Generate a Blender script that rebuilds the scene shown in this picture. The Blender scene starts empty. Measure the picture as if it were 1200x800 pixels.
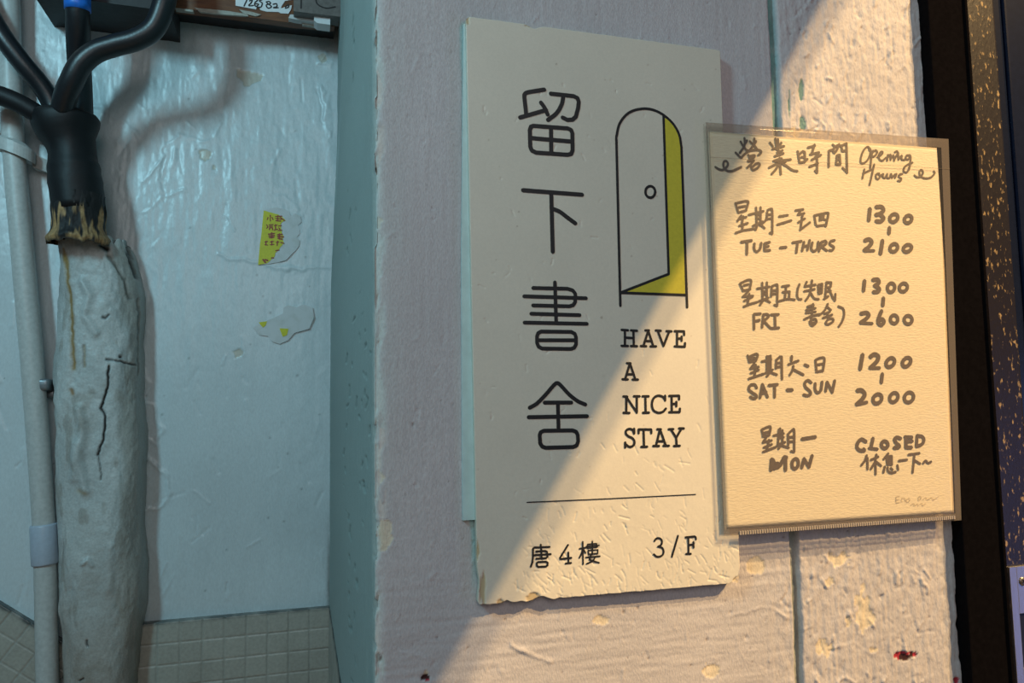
import bpy, bmesh, math
import numpy as np
from mathutils import Matrix, Vector
from mathutils.geometry import delaunay_2d_cdt

C = bpy.context.scene.collection
SC = bpy.context.scene

# ------------------------------------------------------------------ camera
CAM = np.array([-0.11025, -0.48917, 1.58276])
YAW, PITCH, ROLL, FPX = 0.27808, 0.08096, -0.01759, 866.0


def basis():
    cy, sy, cp, sp = math.cos(YAW), math.sin(YAW), math.cos(PITCH), math.sin(PITCH)
    F = np.array([sy*cp, cy*cp, sp]); R0 = np.array([cy, -sy, 0.0]); U0 = np.cross(R0, F)
    cr, sr = math.cos(ROLL), math.sin(ROLL)
    return cr*R0+sr*U0, -sr*R0+cr*U0, F


R_, U_, F_ = basis()
cd = bpy.data.cameras.new('camera'); cam = bpy.data.objects.new('camera', cd); C.objects.link(cam)
cd.sensor_width = 36.0; cd.lens = FPX/1200*36.0; cd.clip_start = 0.01; cd.clip_end = 50
cam.matrix_world = Matrix(((R_[0], U_[0], -F_[0], CAM[0]), (R_[1], U_[1], -F_[1], CAM[1]),
                           (R_[2], U_[2], -F_[2], CAM[2]), (0, 0, 0, 1)))
SC.camera = cam

# ------------------------------------------------------------------ light and exposure
SC.view_settings.view_transform = 'Standard'
SC.view_settings.look = 'None'
SC.view_settings.gamma = 1.0
SC.view_settings.use_curve_mapping = False
SC.view_settings.exposure = 0.0

w = bpy.data.worlds.new('world'); SC.world = w; w.use_nodes = True
w.node_tree.nodes['Background'].inputs['Color'].default_value = (0.72, 0.70, 0.72, 1)
w.node_tree.nodes['Background'].inputs['Strength'].default_value = 0.08


def point(name, loc, power, col, radius):
    l = bpy.data.lights.new(name, 'POINT'); l.energy = power; l.color = col; l.shadow_soft_size = radius
    o = bpy.data.objects.new(name, l); C.objects.link(o); o.location = loc
    return o


def area(name, loc, target, sx, sy, power, col):
    l = bpy.data.lights.new(name, 'AREA'); l.shape = 'RECTANGLE'; l.size = sx; l.size_y = sy
    l.energy = power; l.color = col
    o = bpy.data.objects.new(name, l); C.objects.link(o); o.location = loc
    o.rotation_euler = (Vector(target)-Vector(loc)).to_track_quat('-Z', 'Y').to_euler()
    return o


LAMP_A = np.array([1.75, -1.53, 3.62])          # two small warm bulbs up to the right, beyond the doorway
LAMP_B = np.array([1.95, -1.40, 3.95])
WARM = (1.0, 0.65, 0.28)
bulb_a = point('warm_bulb', LAMP_A, 400, WARM, 0.005)
bulb_b = point('warm_bulb', LAMP_B, 520, WARM, 0.005)
area('cool_tube', (-0.92, -0.52, 2.46), (-0.45, 0.7, 1.75), 0.14, 0.30, 10.2, (0.43, 0.85, 1.0))
area('front_fill', (-0.20, -1.5, 2.3), (0.1, 0, 1.7), 0.8, 0.8, 6.0, (1.0, 0.95, 0.93))  # unseen fill added to lift the front wall, no known fixture
area('blue_reflection_light', (1.75, -1.0, 1.15), (0.47, 0.0, 1.5), 0.35, 0.9, 1.9, (0.20, 0.34, 1.0))  # added blue source, placed where the dark door mirrors it

YB = 0.70                                       # back wall of the recess


def unproj(px, py, y):
    """World point on the plane Y = y that the photograph shows at (px, py)."""
    px = np.asarray(px, float); py = np.asarray(py, float)
    d = (R_*((px-600)/FPX)[..., None] - U_*((py-400)/FPX)[..., None] + F_)
    t = (y-CAM[1])/d[..., 1]
    return CAM + d*t[..., None]


def P(px, py, y):
    return unproj(np.array([px]), np.array([py]), y)[0]


def topx(p):
    d = p-CAM
    z = d@F_
    return 600+FPX*(d@R_)/z, 400-FPX*(d@U_)/z


def lin(r, g, b):
    f = lambda c: (c/255/12.92) if c <= 10 else ((c/255+0.055)/1.055)**2.4
    return np.array([f(r), f(g), f(b)])


# ------------------------------------------------------------------ noise
_rng = np.random.RandomState(7)
_T = _rng.rand(256, 256)


def vn(x, y, seed=0):
    x = np.asarray(x, float)+seed*17.37; y = np.asarray(y, float)+seed*9.71
    i = np.floor(x).astype(int); j = np.floor(y).astype(int)
    fx = x-i; fy = y-j
    fx = fx*fx*(3-2*fx); fy = fy*fy*(3-2*fy)
    a = _T[i & 255, j & 255]; b = _T[(i+1) & 255, j & 255]; c = _T[i & 255, (j+1) & 255]; d = _T[(i+1) & 255, (j+1) & 255]
    return (a*(1-fx)+b*fx)*(1-fy)+(c*(1-fx)+d*fx)*fy-0.5


def fbm(x, y, seed=0, n=4):
    s = 0; a = 1.0
    for k in range(n):
        s = s+a*vn(x*2**k, y*2**k, seed+k); a *= 0.5
    return s


def sstep(a, b, x):
    t = np.clip((x-a)/(b-a), 0, 1)
    return t*t*(3-2*t)


def seg_dist(px, py, pts, warp=0.0):
    if warp:
        px, py = px+warp*fbm(px/17, py/17, 91, 3), py+warp*fbm(px/17, py/17, 97, 3)
    best = np.full(px.shape, 1e9)
    for (x0, y0), (x1, y1) in zip(pts[:-1], pts[1:]):
        dx, dy = x1-x0, y1-y0
        t = np.clip(((px-x0)*dx+(py-y0)*dy)/(dx*dx+dy*dy+1e-12), 0, 1)
        best = np.minimum(best, np.hypot(px-x0-t*dx, py-y0-t*dy))
    return best


def inpoly(px, py, poly, soft=1.0):
    """1 inside the polygon, fading over 'soft' units at its edge."""
    c = np.zeros(px.shape, bool); n = len(poly)
    for i in range(n):
        x0, y0 = poly[i]; x1, y1 = poly[(i+1) % n]
        k = ((y0 > py) != (y1 > py)) & (px < (x1-x0)*(py-y0)/((y1-y0) if y1 != y0 else 1e-9)+x0)
        c ^= k
    return c.astype(float)


def blob(px, py, cx, cy, rx, ry, seed, rough=0.5, rot=0.0):
    """Signed ragged ellipse: positive inside."""
    dx, dy = px-cx, py-cy
    c, s = math.cos(rot), math.sin(rot)
    u, v = (dx*c+dy*s)/rx, (-dx*s+dy*c)/ry
    return 1-np.hypot(u, v)+rough*fbm(u*1.6+seed, v*1.6, seed, 3)


# ------------------------------------------------------------------ materials
def newmat(name):
    m = bpy.data.materials.new(name); m.use_nodes = True
    nt = m.node_tree
    return m, nt, nt.nodes, nt.nodes['Principled BSDF']


def mat(name, col, rough=0.5, metal=0.0, bump=0.0, scale=300.0, var=0.0, spec=0.5, col2=None, thresh=None, stretch=(1, 1, 1)):
    m, nt, N, b = newmat(name)
    b.inputs['Base Color'].default_value = (*col, 1); b.inputs['Roughness'].default_value = rough
    b.inputs['Metallic'].default_value = metal; b.inputs['Specular IOR Level'].default_value = spec
    g = N.new('ShaderNodeNewGeometry')
    mp = N.new('ShaderNodeMapping'); mp.inputs['Scale'].default_value = stretch
    nt.links.new(g.outputs['Position'], mp.inputs['Vector'])
    n = N.new('ShaderNodeTexNoise'); n.inputs['Scale'].default_value = scale; n.inputs['Detail'].default_value = 5
    nt.links.new(mp.outputs['Vector'], n.inputs['Vector'])
    if bump:
        bp = N.new('ShaderNodeBump'); bp.inputs['Strength'].default_value = bump; bp.inputs['Distance'].default_value = 0.001
        nt.links.new(n.outputs['Fac'], bp.inputs['Height']); nt.links.new(bp.outputs['Normal'], b.inputs['Normal'])
    if var or col2 is not None:
        r = N.new('ShaderNodeValToRGB')
        c2 = col2 if col2 is not None else tuple(c*(1-var) for c in col)
        lo, hi = thresh or (0.3, 0.7)
        r.color_ramp.elements[0].position = lo; r.color_ramp.elements[0].color = (*col, 1)
        r.color_ramp.elements[1].position = hi; r.color_ramp.elements[1].color = (*c2, 1)
        nt.links.new(n.outputs['Fac'], r.inputs['Fac']); nt.links.new(r.outputs['Color'], b.inputs['Base Color'])
    return m


def vmat(name, rough=0.5, bump=0.3, scale=400.0, spec=0.4, stretch=(1, 1, 1), var=0.12):
    """Material whose albedo comes from the mesh's own paint colours."""
    m, nt, N, b = newmat(name)
    a = N.new('ShaderNodeAttribute'); a.attribute_name = 'paint'
    g = N.new('ShaderNodeNewGeometry')
    mp = N.new('ShaderNodeMapping'); mp.inputs['Scale'].default_value = stretch
    nt.links.new(g.outputs['Position'], mp.inputs['Vector'])
    n = N.new('ShaderNodeTexNoise'); n.inputs['Scale'].default_value = scale; n.inputs['Detail'].default_value = 6
    nt.links.new(mp.outputs['Vector'], n.inputs['Vector'])
    mr = N.new('ShaderNodeMapRange'); mr.inputs['From Min'].default_value = 0.3; mr.inputs['From Max'].default_value = 0.7
    mr.inputs['To Min'].default_value = 1-var; mr.inputs['To Max'].default_value = 1+var
    nt.links.new(n.outputs['Fac'], mr.inputs['Value'])
    mx = N.new('ShaderNodeVectorMath'); mx.operation = 'SCALE'
    nt.links.new(a.outputs['Color'], mx.inputs[0]); nt.links.new(mr.outputs['Result'], mx.inputs['Scale'])
    nt.links.new(mx.outputs['Vector'], b.inputs['Base Color'])
    bp = N.new('ShaderNodeBump'); bp.inputs['Strength'].default_value = bump; bp.inputs['Distance'].default_value = 0.001
    nt.links.new(n.outputs['Fac'], bp.inputs['Height']); nt.links.new(bp.outputs['Normal'], b.inputs['Normal'])
    b.inputs['Roughness'].default_value = rough; b.inputs['Specular IOR Level'].default_value = spec
    return m


M = {}
M['wall'] = vmat('painted_plaster', 0.68, 0.35, 900, 0.12, (1, 1, 0.45), 0.10)
M['back'] = vmat('glossy_wall_paint', 0.33, 0.22, 420, 0.5, (1, 1, 0.5), 0.06)
M['tile'] = vmat('glazed_mosaic_tile', 0.35, 0.12, 250, 0.5, (1, 1, 1), 0.10)
M['lump'] = vmat('plaster_lump', 0.42, 0.35, 380, 0.45, (1, 1, 1), 0.12)
M['sign'] = vmat('sign_board', 0.42, 0.05, 700, 0.4, (1, 1, 1), 0.03)
M['black'] = mat('cable_rubber', (0.010, 0.014, 0.018), 0.38, 0, 0.15, 300, 0.3)
M['shrink'] = mat('heat_shrink', (0.005, 0.007, 0.009), 0.55, 0, 0.3, 120, 0.2, spec=0.35)
M['blue'] = mat('blue_tape', (0.01, 0.17, 0.70), 0.4, 0, 0.15, 200, 0.2)
M['pvc'] = mat('grey_white_pipe', (0.50, 0.53, 0.52), 0.42, 0, 0.06, 200, 0.18)
M['pvc2'] = mat('pipe_coupling', (0.40, 0.47, 0.56), 0.4, 0, 0.04, 200, 0.1)
M['ink'] = mat('black_print', (0.012, 0.012, 0.014), 0.45, 0, 0.05, 500, 0.2)
M['yellow'] = mat('yellow_print', (0.60, 0.52, 0.045), 0.45, 0, 0.05, 500, 0.1)
M['marker'] = mat('brown_marker', (0.115, 0.086, 0.066), 0.6, 0, 0.05, 300, 0.25)
M['scratch'] = mat('embossed_print', (0.46, 0.37, 0.25), 0.6, 0, 0.05, 300, 0.2)
M['frame'] = mat('black_enamel', (0.0055, 0.0048, 0.0055), 0.9, 0.0, 0.08, 250, 0.3, spec=0.0)
M['speck'] = mat('worn_dark_paint', (0.011, 0.009, 0.013), 0.36, 0.0, 0.25, 330, col2=(0.34, 0.24, 0.12), thresh=(0.60, 0.70), stretch=(1, 1, 0.5), spec=0.4)
M['door'] = mat('blue_reflection_gloss', (0.006, 0.010, 0.028), 0.24, 0.0, 0.03, 200, 0.2, spec=0.4)  # dark metal with the reflected blue light put into its base colour
M['steel'] = mat('brushed_steel', (0.50, 0.49, 0.50), 0.38, 0.9, 0.12, 500, 0.12, stretch=(1, 1, 0.1))
M['screw'] = mat('screw_steel', (0.35, 0.32, 0.28), 0.35, 0.9, 0.1, 500, 0.2)
M['hole'] = mat('dark_slot', (0.004, 0.006, 0.016), 0.5)
M['wood'] = mat('brown_board', (0.17, 0.062, 0.018), 0.5, 0, 0.3, 160, col2=(0.10, 0.035, 0.012), stretch=(0.3, 1, 1.5))
M['shade_dark'] = mat('dark_shade_block', (0.022, 0.022, 0.024), 0.6, 0, 0.3, 120, 0.4)  # near-black tone stands for shade under and beside the board
M['greybox'] = mat('grey_metal_box', (0.16, 0.145, 0.135), 0.5, 0, 0.2, 200, 0.3)
M['whitep'] = mat('white_paper', (0.72, 0.76, 0.78), 0.6, 0, 0.05, 200, 0.06)
M['flake'] = mat('flaking_paint', (0.40, 0.39, 0.34), 0.6, 0, 0.4, 200, 0.3)
M['stick'] = mat('yellow_sticker_paper', (0.56, 0.55, 0.02), 0.5, 0, 0.08, 300, 0.15)
M['red'] = mat('red_print', (0.24, 0.030, 0.020), 0.5)
M['torn'] = mat('torn_paper', (0.54, 0.57, 0.58), 0.6, 0, 0.2, 90, 0.1, col2=(0.46, 0.49, 0.48), thresh=(0.45, 0.75))
M['strip'] = mat('ribbed_plastic', (0.40, 0.34, 0.28), 0.4, 0, 0.05, 300, 0.1)
M['tape'] = mat('pale_green_tape', (0.52, 0.70, 0.69), 0.3, 0, 0.2, 120, 0.12)
M['card'] = mat('linen_card', (0.75, 0.65, 0.46), 0.62, 0, 0.32, 900, col2=(0.69, 0.59, 0.415), stretch=(0.25, 1, 1.0))
M['metalclip'] = mat('galvanised_clip', (0.22, 0.25, 0.27), 0.4, 0.6, 0.2, 300, 0.2)
M['floor'] = mat('grey_floor', (0.18, 0.17, 0.16), 0.6, 0, 0.2, 60, 0.3)
M['occluder'] = mat('occluder_plaster', (0.30, 0.29, 0.28), 0.7, 0, 0.3, 80, 0.2)


def film_mat():
    m, nt, N, b = newmat('clear_film')
    N.remove(b)
    out = N['Material Output']
    tr = N.new('ShaderNodeBsdfTransparent'); tr.inputs['Color'].default_value = (0.985, 0.975, 0.96, 1)
    gl = N.new('ShaderNodeBsdfGlossy'); gl.inputs['Roughness'].default_value = 0.16
    df = N.new('ShaderNodeBsdfDiffuse'); df.inputs['Color'].default_value = (0.62, 0.55, 0.50, 1)
    n = N.new('ShaderNodeTexNoise'); n.inputs['Scale'].default_value = 60
    g = N.new('ShaderNodeNewGeometry'); nt.links.new(g.outputs['Position'], n.inputs['Vector'])
    bp = N.new('ShaderNodeBump'); bp.inputs['Strength'].default_value = 0.25; bp.inputs['Distance'].default_value = 0.002
    nt.links.new(n.outputs['Fac'], bp.inputs['Height']); nt.links.new(bp.outputs['Normal'], gl.inputs['Normal'])
    m1 = N.new('ShaderNodeMixShader'); m1.inputs[0].default_value = 0.055
    m2 = N.new('ShaderNodeMixShader'); m2.inputs[0].default_value = 0.03
    nt.links.new(tr.outputs[0], m1.inputs[1]); nt.links.new(df.outputs[0], m1.inputs[2])
    nt.links.new(m1.outputs[0], m2.inputs[1]); nt.links.new(gl.outputs[0], m2.inputs[2])
    nt.links.new(m2.outputs[0], out.inputs['Surface'])
    return m


M['film'] = film_mat()


def rim_mat():
    m, nt, N, b = newmat('welded_film_rim')
    N.remove(b)
    out = N['Material Output']
    tr = N.new('ShaderNodeBsdfTransparent'); tr.inputs['Color'].default_value = (0.93, 0.90, 0.87, 1)
    df = N.new('ShaderNodeBsdfDiffuse'); df.inputs['Color'].default_value = (0.36, 0.31, 0.27, 1)
    m1 = N.new('ShaderNodeMixShader'); m1.inputs[0].default_value = 0.20
    nt.links.new(tr.outputs[0], m1.inputs[1]); nt.links.new(df.outputs[0], m1.inputs[2])
    nt.links.new(m1.outputs[0], out.inputs['Surface'])
    return m


M['rim'] = rim_mat()


# ------------------------------------------------------------------ object helpers
def empty(name, loc):
    o = bpy.data.objects.new(name, None); C.objects.link(o); o.location = loc; o.empty_display_size = 0.02
    bpy.context.view_layer.update()
    return o


def tag(o, label=None, cat=None, group=None, kind=None):
    if label: o['label'] = label
    if cat: o['category'] = cat
    if group: o['group'] = group
    if kind: o['kind'] = kind
    return o


def link(name, me, m, parent=None, smooth=True):
    o = bpy.data.objects.new(name, me); C.objects.link(o)
    if m: me.materials.append(m)
    if smooth:
        me.polygons.foreach_set('use_smooth', np.ones(len(me.polygons), bool))
    if parent is not None:
        o.parent = parent
        o.matrix_parent_inverse = parent.matrix_world.inverted()
    return o


def pymesh(name, verts, faces, m, parent=None, smooth=False):
    me = bpy.data.meshes.new(name)
    me.from_pydata([tuple(map(float, v)) for v in verts], [], [tuple(map(int, f)) for f in faces]); me.update()
    return link(name, me, m, parent, smooth)


def bmobj(name, bm, m, parent=None, smooth=False):
    me = bpy.data.meshes.new(name); bmesh.ops.recalc_face_normals(bm, faces=bm.faces); bm.to_mesh(me); bm.free(); me.update()
    return link(name, me, m, parent, smooth)


def grid_faces(nr, nc, flip=False):
    i = np.arange(nr-1)[:, None]*nc+np.arange(nc-1)[None, :]
    i = i.ravel()
    q = np.stack([i, i+1, i+nc+1, i+nc], 1)
    return q[:, ::-1] if flip else q


def rawmesh(name, V, Q, col=None):
    me = bpy.data.meshes.new(name)
    V = np.ascontiguousarray(V, np.float32).reshape(-1, 3); Q = np.ascontiguousarray(Q, np.int32)
    me.vertices.add(len(V)); me.vertices.foreach_set('co', V.ravel())
    n = Q.shape[1]
    me.loops.add(Q.size); me.loops.foreach_set('vertex_index', Q.ravel())
    me.polygons.add(len(Q)); me.polygons.foreach_set('loop_start', np.arange(0, Q.size, n, dtype=np.int32))
    me.polygons.foreach_set('loop_total', np.full(len(Q), n, np.int32))
    if col is not None:
        a = me.color_attributes.new('paint', 'FLOAT_COLOR', 'POINT')
        c4 = np.ones((len(V), 4), np.float32); c4[:, :3] = np.clip(col.reshape(-1, 3), 0, 1)
        a.data.foreach_set('color', c4.ravel())
    me.update(calc_edges=True); me.validate()
    return me


def slab_from_grid(name, G, back, m, col=None, parent=None, backcol=None):
    """Front grid G (nr,nc,3) closed by a skirt and a back at Y offsets 'back' (nr,nc,3 boundary copied)."""
    nr, nc = G.shape[:2]
    Q = grid_faces(nr, nc)
    loop = list(range(nc))+[r*nc+nc-1 for r in range(1, nr)]+[(nr-1)*nc+c for c in range(nc-2, -1, -1)]+[r*nc for r in range(nr-2, 0, -1)]
    V = G.reshape(-1, 3); B = V[loop].copy(); B[:, 1] = back
    n0 = len(V); L = len(loop)
    k = np.arange(L); k2 = (k+1) % L; lp = np.array(loop)
    S = np.stack([lp[k2], lp[k], n0+k, n0+k2], 1)
    ctr = B.mean(0, keepdims=True)
    T = np.stack([n0+k2, n0+k, np.full(L, n0+L), np.full(L, n0+L)], 1)
    VV = np.concatenate([V, B, ctr])
    cc = None
    if col is not None:
        cf = col.reshape(-1, 3); bc = cf[loop] if backcol is None else np.repeat(backcol[None], L, 0)
        cc = np.concatenate([cf, bc, bc[:1]])
    # fan as triangles needs its own list: use from_pydata-free approach with degenerate-free triangles
    me = bpy.data.meshes.new(name)
    VV = VV.astype(np.float32)
    quads = np.concatenate([Q, S]); tris = T[:, :3]
    me.vertices.add(len(VV)); me.vertices.foreach_set('co', VV.ravel())
    loops = np.concatenate([quads.ravel(), tris.ravel()]).astype(np.int32)
    me.loops.add(len(loops)); me.loops.foreach_set('vertex_index', loops)
    nq, ntr = len(quads), len(tris)
    me.polygons.add(nq+ntr)
    me.polygons.foreach_set('loop_start', np.concatenate([np.arange(nq)*4, nq*4+np.arange(ntr)*3]).astype(np.int32))
    me.polygons.foreach_set('loop_total', np.concatenate([np.full(nq, 4), np.full(ntr, 3)]).astype(np.int32))
    if cc is not None:
        a = me.color_attributes.new('paint', 'FLOAT_COLOR', 'POINT')
        c4 = np.ones((len(VV), 4), np.float32); c4[:, :3] = np.clip(cc, 0, 1)
        a.data.foreach_set('color', c4.ravel())
    me.update(calc_edges=True); me.validate()
    o = link(name, me, m, parent, False)
    sm = np.zeros(nq+ntr, bool); sm[:len(Q)] = True
    me.polygons.foreach_set('use_smooth', sm)
    return o


def box(bm, x0, x1, y0, y1, z0, z1, bev=0.0):
    r = bmesh.ops.create_cube(bm, size=1.0)
    for v in r['verts']:
        v.co = Vector(((x0+x1)/2+v.co.x*(x1-x0), (y0+y1)/2+v.co.y*(y1-y0), (z0+z1)/2+v.co.z*(z1-z0)))
    if bev:
        es = list({e for v in r['verts'] for e in v.link_edges})
        bmesh.ops.bevel(bm, geom=es, offset=bev, segments=2, affect='EDGES', profile=0.6)


def catmull(pts, n=8, closed=False):
    pts = [np.asarray(p, float) for p in pts]
    if len(pts) < 3: return pts
    out = []
    N = len(pts)
    rng = range(N if closed else N-1)
    for i in rng:
        p0 = pts[(i-1) % N] if (closed or i > 0) else 2*pts[0]-pts[1]
        p1 = pts[i]; p2 = pts[(i+1) % N]
        p3 = pts[(i+2) % N] if (closed or i+2 < N) else 2*pts[-1]-pts[-2]
        for k in range(n):
            t = k/n
            out.append(0.5*((2*p1)+(-p0+p2)*t+(2*p0-5*p1+4*p2-p3)*t*t+(-p0+3*p1-3*p2+p3)*t**3))
    if not closed: out.append(pts[-1])
    return out


def tube(name, pts, radii, m, parent=None, seg=20, ripple=None, caps=True):
    pts = [Vector(p) for p in pts]
    n = len(pts)
    if not hasattr(radii, '__len__'): radii = [radii]*n
    V = []; Fc = []
    up = Vector((0, 1, 0)); prev = None
    for i, p in enumerate(pts):
        t = (pts[min(i+1, n-1)]-pts[max(i-1, 0)]).normalized()
        if prev is None:
            a = t.cross(up)
            if a.length < 1e-4: a = t.cross(Vector((1, 0, 0)))
            a.normalize()
        else:
            a = (prev-t*prev.dot(t)).normalized()
        prev = a; b = t.cross(a)
        for k in range(seg):
            th = 2*math.pi*k/seg
            r = radii[i]*(1 if ripple is None else ripple(i/(n-1), th))
            V.append(p+(a*math.cos(th)+b*math.sin(th))*r)
    for i in range(n-1):
        for k in range(seg):
            k2 = (k+1) % seg
            Fc.append((i*seg+k, i*seg+k2, (i+1)*seg+k2, (i+1)*seg+k))
    if caps:
        Fc.append(tuple(range(seg-1, -1, -1))); Fc.append(tuple((n-1)*seg+k for k in range(seg)))
    return pymesh(name, V, Fc, m, parent, True)


# ------------------------------------------------------------------ pillar wall (front face + recess side)
XC = P(437, 400, 0)[0]                        # pillar corner
XR = P(1105, 400, 0)[0]                       # right end of the plaster
XB = P(387, 500, YB)[0]                       # where the side face meets the back wall
print('corner', XC, 'back corner', XB, 'right', XR)


def paint_mix(base, col, mask):
    return base*(1-mask[..., None])+col*mask[..., None]


def build_front():
    s_side = np.concatenate([np.linspace(-YB-0.02, -0.05, 150), np.arange(-0.049, 0, 0.0012)])
    s_front = np.concatenate([np.arange(0, XR+0.018-XC, 0.00095), ])
    s = np.concatenate([s_side, s_front])
    zlo, zhi = 1.20, 1.98
    z = np.concatenate([np.linspace(0, zlo, 30)[:-1], np.arange(zlo, zhi, 0.00105), np.linspace(zhi, 2.7, 25)])
    S, Z = np.meshgrid(s, z)
    side = S < 0
    X = np.where(side, XC+(XB-XC)*np.clip(-S/YB, 0, 2), XC+S)
    Y = np.where(side, -S, 0.0)
    base = np.stack([X, Y, Z], -1)
    px, py = topx(base.reshape(-1, 3)); px = px.reshape(S.shape); py = py.reshape(S.shape)
    # relief, in metres, outward
    h = 0.0010*fbm(X*12, Z*8, 1, 2)
    streak_v = fbm(X*330, Z*30, 3, 3)*0.00020
    streak_h = fbm(X*40, Z*330, 5, 3)*0.00036
    hz = sstep(600, 720, py+60*fbm(X*10, Z*10, 40, 2))*(px < 935)
    h += np.where(side, fbm((Y+X)*120, Z*22, 9, 3)*0.0007, streak_v*(1-hz)+streak_h*hz)
    rough_r = sstep(880, 930, px)
    h += np.where(side, 0, rough_r*0.00060*fbm(X*420, Z*60, 15, 3))
    h += np.where(side, 0, (0.15+0.85*rough_r)*0.00064*fbm(X*190, Z*170, 11, 3))
    h += np.where(side, 0, 0.00008*vn(X*1000, Z*700, 13))
    # brown-grey-lavender emulsion
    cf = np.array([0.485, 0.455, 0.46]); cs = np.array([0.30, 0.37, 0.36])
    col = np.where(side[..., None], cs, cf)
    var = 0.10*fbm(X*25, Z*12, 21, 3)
    col = col*(1+var[..., None])
    front = ~side
    rs = np.random.RandomState(3)
    ii = lambda xa, xb, ya, yb: (px > xa) & (px < xb) & (py > ya) & (py < yb)

    def local(cx, cy, r, fn):
        nonlocal h, col
        zz, _, xx = None, None, None
        p = P(cx, cy, 0)
        sc = 0.0008
        j0, j1 = np.searchsorted(s, [p[0]-XC-r*sc, p[0]-XC+r*sc]); i0, i1 = np.searchsorted(z, [p[2]-r*sc, p[2]+r*sc])
        if j1-j0 < 2 or i1-i0 < 2: return
        sl = (slice(i0, i1), slice(j0, j1))
        fn(sl)

    # random small drips, blisters and pits
    for k in range(620):
        right = rs.rand() < 0.55
        cx = rs.uniform(930, 1085) if right else rs.uniform(445, 1000); cy = rs.uniform(-20, 820)
        L = rs.uniform(2, 13); ang = rs.normal(math.pi/2, 0.5); wd = rs.uniform(0.8, 1.9); amp = rs.choice([-1, 1, 1])*rs.uniform(0.0002, 0.0012 if right else 0.0004)
        pts = [(cx, cy), (cx+L*0.5*math.cos(ang)+rs.normal(0, 1), cy+L*0.5*math.sin(ang)), (cx+L*math.cos(ang), cy+L*math.sin(ang))]

        def fn(sl):
            d = seg_dist(px[sl], py[sl], pts)
            h[sl] += amp*np.exp(-(d/wd)**2)
        local(cx, cy, 22, fn)
    for k in range(150):
        cx, cy = rs.uniform(450, 1090), rs.uniform(-20, 820); r = rs.uniform(0.8, 1.8); dark = rs.rand() < 0.5

        def fn(sl):
            d = np.hypot(px[sl]-cx, py[sl]-cy)
            g = np.exp(-(d/r)**2)
            h[sl] -= 0.0007*g
            if dark: col[sl] = paint_mix(col[sl], np.array([0.16, 0.12, 0.11]), 0.8*g)
        local(cx, cy, 10, fn)
    for k in range(420):
        cx, cy = rs.uniform(442, 1085), rs.uniform(-20, 820); rr = rs.uniform(0.5, 1.0)
        if cx < 870 and rs.rand() < 0.55: continue

        def fn(sl):
            g = np.exp(-((px[sl]-cx)**2+(py[sl]-cy)**2)/rr**2)
            col[sl] = paint_mix(col[sl], np.array([0.20, 0.16, 0.15]), 0.75*g); h[sl] -= 0.0004*g
        local(cx, cy, 8, fn)
    # lifted cracks and scratches that the photo shows
    for pts, amp, wd in [([(600, 755), (625, 768), (648, 774)], 0.0011, 2.0), ([(470, 765), (492, 765), (503, 777)], 0.0009, 2.0),
                         ([(865, 640), (868, 680), (870, 705)], -0.0008, 0.9), ([(993, 80), (986, 60), (983, 75)], -0.0008, 1.2),
                         ([(1002, 8), (1007, 18)], -0.0012, 2.0), ([(1060, 8), (1056, 20)], -0.0008, 1.2),
                         ([(860, 720), (900, 712), (925, 722)], 0.0008, 1.6), ([(925, 690), (918, 702), (926, 712)], -0.0009, 1.6),
                         ([(1075, 742), (1100, 738)], -0.0008, 1.4), ([(975, 760), (1000, 755), (1018, 765)], 0.0009, 1.6),
                         ([(863, 745), (872, 775)], 0.0007, 1.2), ([(996, 120), (990, 70)], -0.0006, 1.6), ([(953, 116), (962, 121)], -0.0008, 1.4)]:
        d = seg_dist(px, py, pts, 5.0)
        h += np.where(front, (0.35+1.2*np.abs(fbm(px/30, py/30, 93, 2)))*amp*np.exp(-(d/wd)**2), 0)
    # groove between the plaster panels
    gx = 905.5+py*0.0405
    d = np.abs(px-gx-1.2*fbm(Z*40, X*0+3, 31, 3))
    g = np.exp(-(d/4.3)**4)*front
    h -= 0.0042*g
    teal = np.array([0.16, 0.31, 0.315])
    col = paint_mix(col, np.where((py < 150)[..., None], teal, np.array([0.27, 0.29, 0.275]))*(1+0.3*fbm(X*150, Z*60, 8)[..., None]), np.clip(g*1.15*(0.86+0.3*fbm(X*100, Z*90, 33)), 0, 1))  # below the teal, grey is wall paint with groove shade put in
    # bare teal paint chips near the groove
    for cx, cy, rx, ry in [(939, 105, 3.0, 14), (941, 145, 4.2, 9), (925, 118, 1.0, 20)]:
        b = blob(px, py, cx, cy, rx, ry, cx, 0.35)
        m = sstep(0.0, 0.12, b)*front
        col = paint_mix(col, np.array([0.13, 0.23, 0.23]), m); h -= 0.0008*m
    # right margin where the plaster has come away from the frame: ragged dark teal paint
    ex = 1083+py*0.0555+4.0*fbm(Z*70, X*0, 51, 4)+5.0*fbm(Z*20, X*0, 57, 2)
    m = sstep(-1, 2.5, px-ex)*front
    h -= 0.0022*m+0.0016*m*fbm(X*220, Z*120, 53, 3)
    col = paint_mix(col, np.array([0.075, 0.155, 0.16])*(1+1.2*fbm(X*180, Z*60, 55)[..., None]), m)
    b = blob(px, py, 1127, 700, 3.2, 22, 5, 0.5); mm = sstep(0, 0.15, b)*front
    col = paint_mix(col, np.array([0.42, 0.42, 0.38]), mm)
    # old teal coat left bare beside the sign
    tx = 541+(py-20)*0.0185
    m = sstep(-3, 1.5, px-tx+2.5*fbm(Z*60, X*0, 61, 3))*(1-sstep(14, 18, px-tx))*sstep(22, 30, py)*(1-sstep(640, 712, py))*front
    col = paint_mix(col, np.array([0.33, 0.53, 0.52]), m*0.85); h -= 0.0004*m
    # peeled patches showing the cream undercoat
    cream = np.array([0.61, 0.53, 0.41])
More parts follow.
